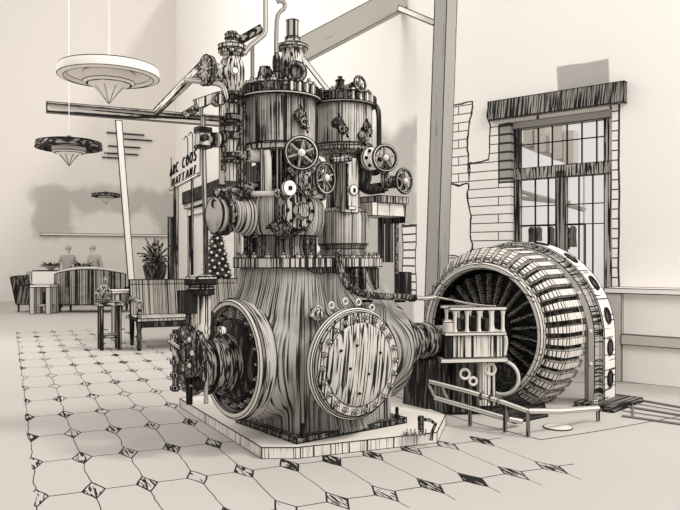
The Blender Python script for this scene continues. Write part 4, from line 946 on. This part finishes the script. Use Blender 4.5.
def outlined_pipe(name, pts, r, mat=None, sub=0, parent=en):
    return MB().tube(pts, r, 6, sub=sub).build(name, mat or H_LIGHT, parent, ink=.0022, ang=40)
outlined_pipe('steam_pipe', [L(244, 54, wY), L(250, 46, wY), L(264, 34.5, wY), L(265.6, 30, wY), L(265.6, -6, wY)], .020, PALE, 0)
# flange stack and standpipes below the tower
for yy, r_, h_ in ((97, .10, .03), (101, .085, .02), (105, .10, .03), (121, .075, .05), (127, .09, .03), (158, .085, .04), (164, .09, .03), (140, .07, .06)):
    lathe_part('pipe_flange', H_DARK, [(r_*.9, 0), (r_, .005), (r_, h_-.005), (r_*.9, h_)], (tx, ty, TZ(yy)), (0, 0, 1), 20, ink=.0035)
lathe_part('standpipe', H_LIGHT, [(.05, TZ(182)), (.05, TZ(96))], (tx, ty, 0), (0, 0, 1), 16)
lathe_part('standpipe', H_DARK, [(.035, TZ(188)), (.035, TZ(104))], L(244, 258, wY)*Vector((1, 1, 0)) if False else Vector((L(242, 100, wY).x, L(242, 100, wY).y, 0)), (0, 0, 1), 14)
lathe_part('standpipe', H_MID, [(.026, TZ(185)), (.026, TZ(106))], Vector((L(222, 100, wY).x, L(222, 100, wY).y, 0)), (0, 0, 1), 14)
for yy in (118, 134, 150, 168): MB().cyl(L(222, yy, wY), L(246, yy-1, wY), .035, n=10).build('cross_fitting', H_DARK, en, ink=.0035)
for yy, x1_ in ((117, 252), (127, 251), (160, 258)): MB().cyl(L(232, yy, wY), L(x1_, yy-1, wY+.1), .030, n=10).build('branch_pipe', H_LIGHT, en, ink=.0035)
outlined_pipe('inlet_pipe', [L(184.5, 79.5, wY-.1), L(216, 83, wY-.1), L(223, 86, wY-.1), L(226, 95, wY-.1), L(226, 108, wY-.05)], .020, PALE, 1)
# crank arm and thin standpipe
MB().box((L(208, 100, wY-.1)), (.23, .03, .07), M=Matrix.Rotation(-.42, 3, 'Y')).build('valve_lever', H_LIGHT, en, ink=.004)
lathe_part('lever_pivot', H_MID, [(.045, -.04), (.045, .04)], L(218, 100, wY-.1), (0, -1, 0), 16)
MB().tube([L(220, 92, wY-.1), L(223, 104, wY-.1), L(222, 116, wY-.1)], .02, 8, sub=1).build('link', PALE, en, ink=.003)
outlined_pipe('thin_standpipe', [L(201, 101, wY), L(201, 116, wY)], .016, PALE)
outlined_pipe('thin_standpipe', [L(203.5, 150, wY-.05), L(205.5, 222, wY-.05), L(206, 285, wY-.05)], .020, H_MID)
vb = MB().box(L(203, 138, wY-.03), (.095, .08, .14)).build('drip_valve', PALE, en, ink=.004)
lathe_part('valve_eye', BLACK, [(.025, 0), (.025, .05), (0, .055)], L(203, 138, wY-.1), (0, -1, 0), 12, parent=vb)
for yy in (129, 132, 147): MB().box(L(203, yy+0, wY-.03), (.11, .09, .02)).build('valve_lip', H_DARK, vb, ink=.003)
MB().tube([L(203, 117, wY), L(203, 131, wY-.03)], .02, 8).build('thin_standpipe', PALE, en, ink=.003)
for xx in (213, 217, 221): lathe_part('coupling_ring', H_DARK if xx != 217 else PALE, [(.045, -.014), (.06, -.01), (.06, .01), (.045, .014)], L(xx, 140, wY-.02), (1, 0, 0), 14, ink=.003)
MB().cyl(L(207, 140, wY-.02), L(240, 139, wY), .03, n=10).build('coupling_pipe', H_MID, en, ink=.003)
# horizontal fittings between standpipes and cylinder one
for x0_, x1_, yy, r_ in ((236, 268, 155, .045), (240, 262, 187, .03), (214, 250, 192, .038)): MB().cyl(L(x0_, yy+(2 if yy > 180 else 0), wY), L(x1_, yy-(4 if yy > 180 else 0), wY+.02), r_, n=12).build('branch_pipe', H_ROUGH, en, ink=.0035)
sp = MB()
pts = []
for i in range(80):
    t = i/79; p = L(248+18*t, 155, wY-.02); pts.append(p+Vector((0, math.cos(i*.8)*.05, math.sin(i*.8)*.05)))
sp.tube(pts, .008, 5).build('spring', PALE, en)
MB().tube([L(267, 150, wY-.1), L(268, 158, wY-.1), L(268.5, 192, wY-.1)], .028, 10).build('down_pipe', PALE, en, ink=.003)
lathe_part('pipe_end', H_DARK, [(.045, 0), (.05, .01), (.05, .05), (.03, .06), (.025, .02), (0, .02)], L(221, 204, wY-.2), (-1, -.25, -.1), 18)
MB().tube([L(222, 203, wY-.18), L(234, 198, wY-.12), L(246, 194, wY-.05), L(252, 188, wY)], .034, 10, sub=1).build('feed_pipe', H_ROUGH, en, ink=0)
for xx, yy in ((229, 201), (239, 197), (246, 194)): lathe_part('feed_ring', H_DARK, [(.042, -.012), (.055, -.008), (.055, .008), (.042, .012)], L(xx, yy, wY-.13), (1, -.25, .25), 14, ink=.003)
MB().box((L(254, 281, 5.8)), (.12, .10, .17)).build('terminal_box', H_DARK, en, ink=.004)
# --- lubricator in front of the left end
gY = 5.30
def GZ(y): return VZ(y, gY)
c = L(201, 300, gY); gx, gy = c.x, c.y
lu = lathe_part('lubricator_barrel', H_LIGHT, [(.05, GZ(340)), (.07, GZ(332)), (.065, GZ(328)), (.072, GZ(322)), (.072, GZ(292)), (.095, GZ(290)), (.095, GZ(287)), (.085, GZ(286)), (.11, GZ(284.5)), (.118, GZ(280)), (.11, GZ(276.5)), (.06, GZ(275)), (0, GZ(274.5))], (gx, gy, 0), (0, 0, 1), 24)
lathe_part('lid_band', BLACK, [(.119, GZ(284)), (.124, GZ(282)), (.119, GZ(279))], (gx, gy, 0), (0, 0, 1), 24, parent=lu, caps=False)
lathe_part('collar', BLACK, [(.073, GZ(296)), (.10, GZ(294)), (.10, GZ(289)), (.08, GZ(288))], (gx, gy, 0), (0, 0, 1), 24, parent=lu)
MB().box(L(188, 302, gY-.05), (.10, .12, .16)).build('pump_box', BLACK, en, ink=.004)
MB().box(L(191, 325, gY), (.05, .06, .22)).build('pump_post', H_DARK, en, ink=.004)
MB().box(L(209, 326, gY+.05), (.05, .05, .2)).build('pump_post', BLACK, en, ink=.004)
lathe_part('sight_knob', H_LIGHT, [(.022, 0), (.034, .02), (.03, .045), (0, .05)], L(220, 331, gY-.05), (0, -1, .2), 14, ink=.003)
dv = lathe_part('drive_disc', H_DARK, [(.19, 0), (.195, .01), (.195, .05), (.17, .06), (.10, .065), (.08, .10), (0, .11)], L(193, 351, gY+.02), (-1, -.1, 0), 28)
q = L(186, 351, gY+.02)
for i in range(8):
    a = 2*PI*i/8; MB().ball((q.x-.01, q.y+.13*math.cos(a), q.z+.13*math.sin(a)), .024, 8).build('bolt', PALE, dv, ink=0)
MB().cyl(L(169, 341, gY-.1), L(185, 352, gY), .014, n=6).build('crank_handle', PALE, en, ink=.003)
# hanging rods and drain pipes
for xx, y0_, y1_, r_, mt in ((175.5, 330, 391, .022, H_DARK), (188, 365, 404, .013, H_MID), (191, 365, 404, .010, BLACK), (199, 372, 389, .025, BLACK), (206, 372, 403, .015, PALE)):
    MB().cyl(L(xx, y0_, gY), L(xx-(1 if xx < 180 else 0), y1_, gY), r_, n=8).build('hanging_rod' if xx < 180 else 'drain_pipe', mt, en, ink=.003)
for yy in (336, 349, 362, 375, 388): lathe_part('rod_joint', H_MID, [(.025, -.02), (.036, -.012), (.036, .012), (.025, .02)], L(175.2, yy, gY), (0, 0, 1), 10, ink=.003)
lathe_part('drip_cup', BLACK, [(.03, 0), (.05, .02), (.05, .06), (.03, .08)], L(199, 388, gY), (0, 0, 1), 12, ink=.003)
MB().tube([L(176, 333, gY), L(172, 344, gY-.05), L(176, 358, gY-.05), L(186, 366, gY)], .016, 6, sub=1).build('crank_link', H_MID, en, ink=0)
# small bracket at the right front of the plinth
bq = ground(428, 436, PZ)
br = thing('rail_bracket', 'small bent bracket standing on the right corner of the plinth', 'bracket', (bq.x, bq.y, PZ+.008))
def rb(x, y): return px(x, y, bq.y)-Vector((bq.x, bq.y, PZ+.008))
MB().tube([rb(418, 419), rb(430, 420), rb(435.5, 424), rb(432, 432), rb(431, 440)], .012, 6).build('bent_rod', H_MID, br, ink=.003)
MB().box(rb(421, 424), (.04, .04, .12)).build('post', H_DARK, br, ink=.003)
m_ = MB(); m_.tube([rb(404+22*i/40, 435+3*math.sin(i*.9))+Vector((0, .04*math.cos(i*.9), .022)) for i in range(41)], .006, 5).build('chain', H_MID, br)

# ================================================================== the generator
GD = 2.36
G0 = Vector((1.47, 7.50, 0)); GROT = ROT+math.radians(8)
ge = thing('generator', 'big round alternator with pale coil bars and a black spoked rotor', 'generator', (G0.x, G0.y, 0), GROT)
GZc = .738; Rf = .715
ax = (1, 0, 0)
def gl(name, mat, prof, x=0, n=56, ink=IK, parent=ge, **k): return MB().lathe(prof, (x, 0, GZc), ax, n, **k).build(name, mat, parent, ink=ink, ang=30)
lim = GZc-.02
def arc(name, mat, prof, R, x=0, ink=IK, parent=ge, n=56):      # part ring that stops at the floor
    t = math.asin(min(1, lim/R)); q = Vector(ax).to_track_quat('Z', 'Y').to_matrix()
    up = q.inverted() @ Vector((0, 0, 1)); a_up = math.atan2(up.y, up.x)
    return MB().lathe(prof, (x, 0, GZc), ax, n, a0=a_up-PI/2-t, a1=a_up+PI/2+t).build(name, mat, parent, ink=ink, ang=30)
RIM = hatch('pale_rim', (.72, .69, .65), thr=.66, k=40, d=(0, 1, .3))
gl('front_rim', RIM, [(.645, .02), (.66, -.03), (.70, -.035), (.718, -.01), (.715, .05), (.645, .06), (.645, .02)], caps=False)
INS = hatch('black_rotor', (.045, .042, .039), thr=.42, k=36, d=(0, 1, .2), ink=(.008, .008, .008))
gl('inner_drum', INS, [(.66, .05), (.655, .40), (0, .42)], caps=False, ink=0)
rt = gl('rotor', INS, [(.60, .18), (.60, .36)], n=48, ink=.003)
SPK = hatch('ruled_pole', (.30, .285, .265), thr=.49, k=80, d=(1, 0, 0), stretch=.02, vary=.1)
first = None
for i in range(26):
    a = 2*PI*i/26
    if first is None:
        s = MB(); s.box((.16, 0, .43), (.07, .030, .34)); first = s.build('pole', SPK, rt, ink=.003); ob = first
    else: ob = first.copy(); COL.objects.link(ob); ob.parent = rt
    ob.location = (0, 0, GZc); ob.rotation_euler = (a, 0, 0)
hb = gl('rotor_hub', INS, [(.20, .0), (.20, .12), (.28, .13), (.28, .2)], n=28, x=-.02)
bolts(hb, (-.02, 0, GZc), (-1, 0, 0), .16, 8, .02, .03)
# stator coils: bent pale bars from the front rim back to the frame
COIL = hatch('pale_coil', (.74, .705, .655), thr=.58, k=50, d=(0, 1, 0), stretch=.03)
arc('coil_backing', hatch('dark_coil_gap', (.10, .095, .085), thr=.45, k=40), [(.70, .03), (.735, .10), (.83, .24), (.83, .58)], .84, ink=0)
first = None; NC = 44
for i in range(NC):
    a = 2*PI*(i+.5)/NC
    zz = GZc+.80*math.cos(a)
    if zz < .06: continue
    if first is None:
        s = MB(); w0, w1 = .029, .036
        prof = [(.03, .722, w0), (.035, .77, w0), (.17, .875, w1), (.56, .885, w1)]; inn = [(.06, .70, w0), (.09, .73, w0), (.2, .82, w1), (.56, .82, w1)]
        vs_ = []
        for (x_, r_, w_), (xi_, ri_, wi_) in zip(prof, inn): vs_ += [(x_, -w_, r_), (x_, w_, r_), (xi_, wi_, ri_), (xi_, -wi_, ri_)]
        fs_ = []
        for j in range(3):
            for q in range(4): fs_.append((j*4+q, j*4+(q+1) % 4, j*4+4+(q+1) % 4, j*4+4+q))
        fs_ += [(3, 2, 1, 0), (12, 13, 14, 15)]
        first = s.add(vs_, fs_).build('coil', COIL, ge, ink=.0038); ob = first
    else: ob = first.copy(); COL.objects.link(ob); ob.parent = ge
    ob.location = (0, 0, GZc); ob.rotation_euler = (a, 0, 0)
# frame: grey face, pale outer band with oval holes
FRM = hatch('grey_ruled_frame', (.42, .405, .38), thr=.51, k=110, stretch=.02, polar=((0, 0, .68), (1, 0, 0), False))
FZc = .68
def shoe(name, mat, prof, n=40, ink=IK):      # horseshoe: a half ring on two straight legs
    path = [(-1, 0, .052-FZc)]+[(-math.cos(PI*i/n), math.sin(PI*i/n), 0) for i in range(n+1)]+[(1, 0, .052-FZc)]
    vs_ = []; fs_ = []; K = len(prof)
    for cy, cz, dz in path:
        for r_, x_ in prof: vs_.append((x_, r_*cy, FZc+r_*cz+dz))
    for i in range(len(path)-1):
        for q in range(K-1): fs_.append((i*K+q, i*K+q+1, (i+1)*K+q+1, (i+1)*K+q))
    return MB().add(vs_, fs_).build(name, mat, ge, ink=ink, ang=30)
XF = .56
shoe('frame_face', WASH, [(.86, XF+.02), (.90, XF), (.955, XF+.03)])
shoe('frame_recess', FRM, [(.955, XF+.03), (.96, XF+.14), (.985, XF+.16)])
shoe('frame_band', hatch('pale_frame_band', (.82, .785, .74), thr=.66, k=40, d=(1, 0, 0), stretch=.05), [(.985, XF+.16), (1.0, XF+.165), (1.0, XF+.42), (.98, XF+.43), (.86, XF+.42)])
hp = [(-1.0, 0, -.42), (-1.0, 0, -.10)]+[(-math.cos(math.radians(a)), math.sin(math.radians(a)), 0) for a in (13, 34, 55, 77, 99, 121, 143, 165)]+[(1.0, 0, -.12)]
for cy, cz, dz in hp:
    n_ = Vector((0, cy, cz)).normalized(); t_ = Vector((0, -n_.z, n_.y)); p = Vector((XF+.29, 0, FZc+dz))+n_*.995
    vs_ = []; fs_ = []; K = 18
    for rr, hh in ((1.0, .0), (1.0, .012), (.8, .014), (.75, .009)):
        for k in range(K):
            b_ = 2*PI*k/K; vs_.append(p+n_*hh+Vector((1, 0, 0))*(.068*rr*math.cos(b_))+t_*(.088*rr*math.sin(b_)))
    for j in range(3):
        for k in range(K): fs_.append((j*K+k, j*K+(k+1) % K, (j+1)*K+(k+1) % K, (j+1)*K+k))
    fs_.append(tuple(3*K+k for k in range(K)))
    MB().add(vs_, fs_).build('vent_hole', BLACK, ge, ink=.0035)
for cy, cz, dz in [(-1, 0, -.25)]+[(-math.cos(math.radians(a)), math.sin(math.radians(a)), 0) for a in (5, 30, 60, 90, 120, 150, 175)]:
    MB().ball((XF+.01, .925*cy, FZc+.925*cz+dz), .02, 8).build('bolt', PALE, ge, ink=0)
for sgn in (-1, 1):
    ft = MB().box((XF+.22, sgn*1.02, .025), (.72, .40, .05)).build('foot', hatch('dark_foot', (.22, .21, .19), thr=.48, k=40, d=(1, 0, 0)), ge, ink=.005)
    MB().lathe([(.03, 0), (.03, .03), (.018, .04), (.018, .08), (0, .085)], (XF-.06, sgn*1.0, .05), n=8).build('bolt', PALE, ft, ink=.003)
# brush gear box in front of the opening
BY = 7.0
def bb(x, y, Y=BY): return px(x, y, Y)
bc = px(470, 340, BY)
bx_t = thing('brush_box', 'white-railed brush gear box on a dark pedestal before the rotor', 'brush gear', (bc.x, bc.y, 0), .12)
def zb_(y): return EYE-(y-HY)*BY/F
WB = 62*BY/F
BOX = hatch('pale_ruled_box', (.74, .70, .65), thr=.53, k=60, stretch=.01, vary=.1)
MB().box((.03, 0, (zb_(333)+zb_(355))/2), (WB*.82, .34, zb_(333)-zb_(355))).build('case', BOX, bx_t, ink=.0045)
MB().box((-WB*.44, .0, (zb_(333)+zb_(355))/2), (WB*.12, .36, zb_(333)-zb_(355))).build('end_plate', BLACK, bx_t, ink=.004)
MB().box((0, 0, zb_(332)), (WB, .38, .03)).build('deck', PALE, bx_t, ink=.0045)
MB().box((-.02, 0, zb_(357.5)), (WB*1.08, .42, .04)).build('tray', PALE, bx_t, ink=.0045)
for i in range(5):
    for y_ in (-.15, .15):
        x_ = -WB*.32+WB*.78*i/4
        MB().lathe([(.028, 0), (.020, .02), (.016, .05), (.016, zb_(309)-zb_(331)-.05), (.024, zb_(309)-zb_(331)-.02), (.024, zb_(309)-zb_(331))], (x_, y_, zb_(331)), n=10).build('brush_post', PALE, bx_t, ink=.0032)
for y_ in (-.15, .15): MB().box((.03, y_, zb_(307.5)), (WB*.92, .05, .03)).build('top_bar', PALE, bx_t, ink=.004)
for x_, h_ in ((-.12, .10), (.02, .12), (.15, .1)): MB().box((x_, 0, zb_(331)+h_/2+.02), (.08, .2, h_)).build('brush_block', BLACK, bx_t, ink=.003)
MB().lathe([(.05, 0), (.06, .02), (.055, .1), (.02, .12)], (-WB*.40, -.1, zb_(331)), n=12).build('oil_cup', PALE, bx_t, ink=.004)
PED = hatch('dark_pedestal', (.13, .125, .115), thr=.45, k=36)
MB().box((-.02, .02, (zb_(359)+.022)/2), (WB*.62, .26, zb_(359)-.022), taper=.86).build('pedestal', PED, bx_t, ink=.004)
MB().box((.12, -.13, .30), (.16, .06, .42)).build('pedestal_panel', BOX, bx_t, ink=.004)
for x_, z_, r_ in ((-.10, .40, .045), (-.02, .33, .035), (.15, .44, .05)):
    MB().torus((x_, -.16, z_), (0, -1, .1), r_, .014, 18, 6).build('valve_ring', PALE, bx_t, ink=0)
MB().torus((WB*.52+.02, .05, zb_(379)), (-.5, -1, 0), .165, .018, 30, 8).build('hand_ring', PALE, bx_t, ink=0)
MB().lathe([(.15, 0), (.15, .02), (0, .03)], (WB*.52+.03, .07, zb_(379)), (-.5, -1, 0), 26).build('ring_disc', INS, bx_t, ink=0)
MB().tube([(WB*.42, .0, zb_(333)), (WB*.56, .0, zb_(333)), (WB*.62, .02, zb_(342)), (WB*.58, .02, zb_(356))], .022, 8, sub=2).build('side_bow', PALE, bx_t, ink=0)
# bus pipe: thin tubes from the engine pipe across to the brush box
o = MB().tube([Vector(en.location)+Matrix.Rotation(ROT, 3, 'Z') @ LB(436, 297, -.50), px(452, 300, BY), px(470, 304, BY), px(494, 307, BY-.02)], .012, 6).build('conduit', PALE, None, ink=.003)
tag(o, 'thin pale conduit running from the engine pipe to the brush box', 'conduit')
# low pipe guard around the pit
gd = thing('pipe_guard', 'low ladder-like pipe guard lying round the front of the generator', 'guard rail', ground(500, 410))
go_ = Vector(gd.location)
def gp_(x, y, z): return ground(x, y, z)-go_
top_ = [gp_(427, 381, .34), gp_(470, 392, .31), gp_(505, 403, .26), gp_(528, 411, .22), gp_(560, 411, .18), gp_(598, 408, .13)]
low_ = [gp_(435, 398, .21), gp_(470, 408, .17), gp_(508, 419, .10), gp_(521, 421, .05)]
MB().tube(top_, .024, 6).build('top_rail', PALE, gd, ink=.0025, ang=40)
MB().tube(low_, .024, 6).build('bottom_rail', PALE, gd, ink=.0025, ang=40)
for i, (a, c) in enumerate(((top_[0], low_[0]), (top_[0].lerp(top_[1], .35), low_[0].lerp(low_[1], .4)), (top_[2], low_[2]))): MB().cyl(a, c, .014, n=7).build('rung', PALE, gd, ink=.003)
for a in (top_[1], top_[2], top_[3], top_[5]): MB().cyl(a, (a.x, a.y, .016), .016, n=8).build('stanchion', H_MID, gd, ink=.003)
MB().torus(low_[3]+Vector((-.05, 0, .01)), (0, 0, 1), .05, .012, 16, 6).build('end_loop', PALE, gd, ink=0)
for t_ in (.35, .6, .85):
    p = top_[1].lerp(top_[2], t_); MB().torus(p, (top_[2]-top_[1]), .032, .010, 14, 6).build('clamp', H_DARK, gd, ink=0)
# pit grating under the guard: dark boards
pg = [ground(416, 376), ground(428, 393), ground(515, 424), ground(548, 417), ground(540, 390), ground(480, 372)]
pm_ = sum(pg, Vector())/6
pt2 = thing('pit_cover', 'dark scribbled pit cover on the floor under the pipe guard', 'cover', pm_)
MB().prism([(p.x-pm_.x, p.y-pm_.y) for p in pg], .0, .010).build('plate', hatch('dark_pit_plate', (.09, .085, .08), thr=.45, k=40, d=A, stretch=.04), pt2, ink=.005)
# low slab under the generator, drawn by its edge
sl = [ground(415, 404), ground(470, 422), ground(541, 440), ground(600, 431), ground(720, 409), ground(720, 385), ground(430, 380)]
sm_ = sum(sl, Vector())/7
ss = MB().prism([(p.x-sm_.x, p.y-sm_.y) for p in sl], -.06, .001).build('trim_2', plain('slab_concrete', (.515, .488, .46), .9, .03), ink=.004); ss.location = (sm_.x, sm_.y, 0); tag(ss, 'flush concrete slab edge around the generator', 'slab', kind='structure')

q = ground(558, 428)
o = MB().lathe([(.12, 0), (.125, .008), (.11, .014), (0, .015)], (0, 0, 0), n=24).build('round_cover', PALE, ink=.004); o.location = (q.x, q.y, .002); tag(o, 'small round cover lying on the slab before the generator', 'cover')
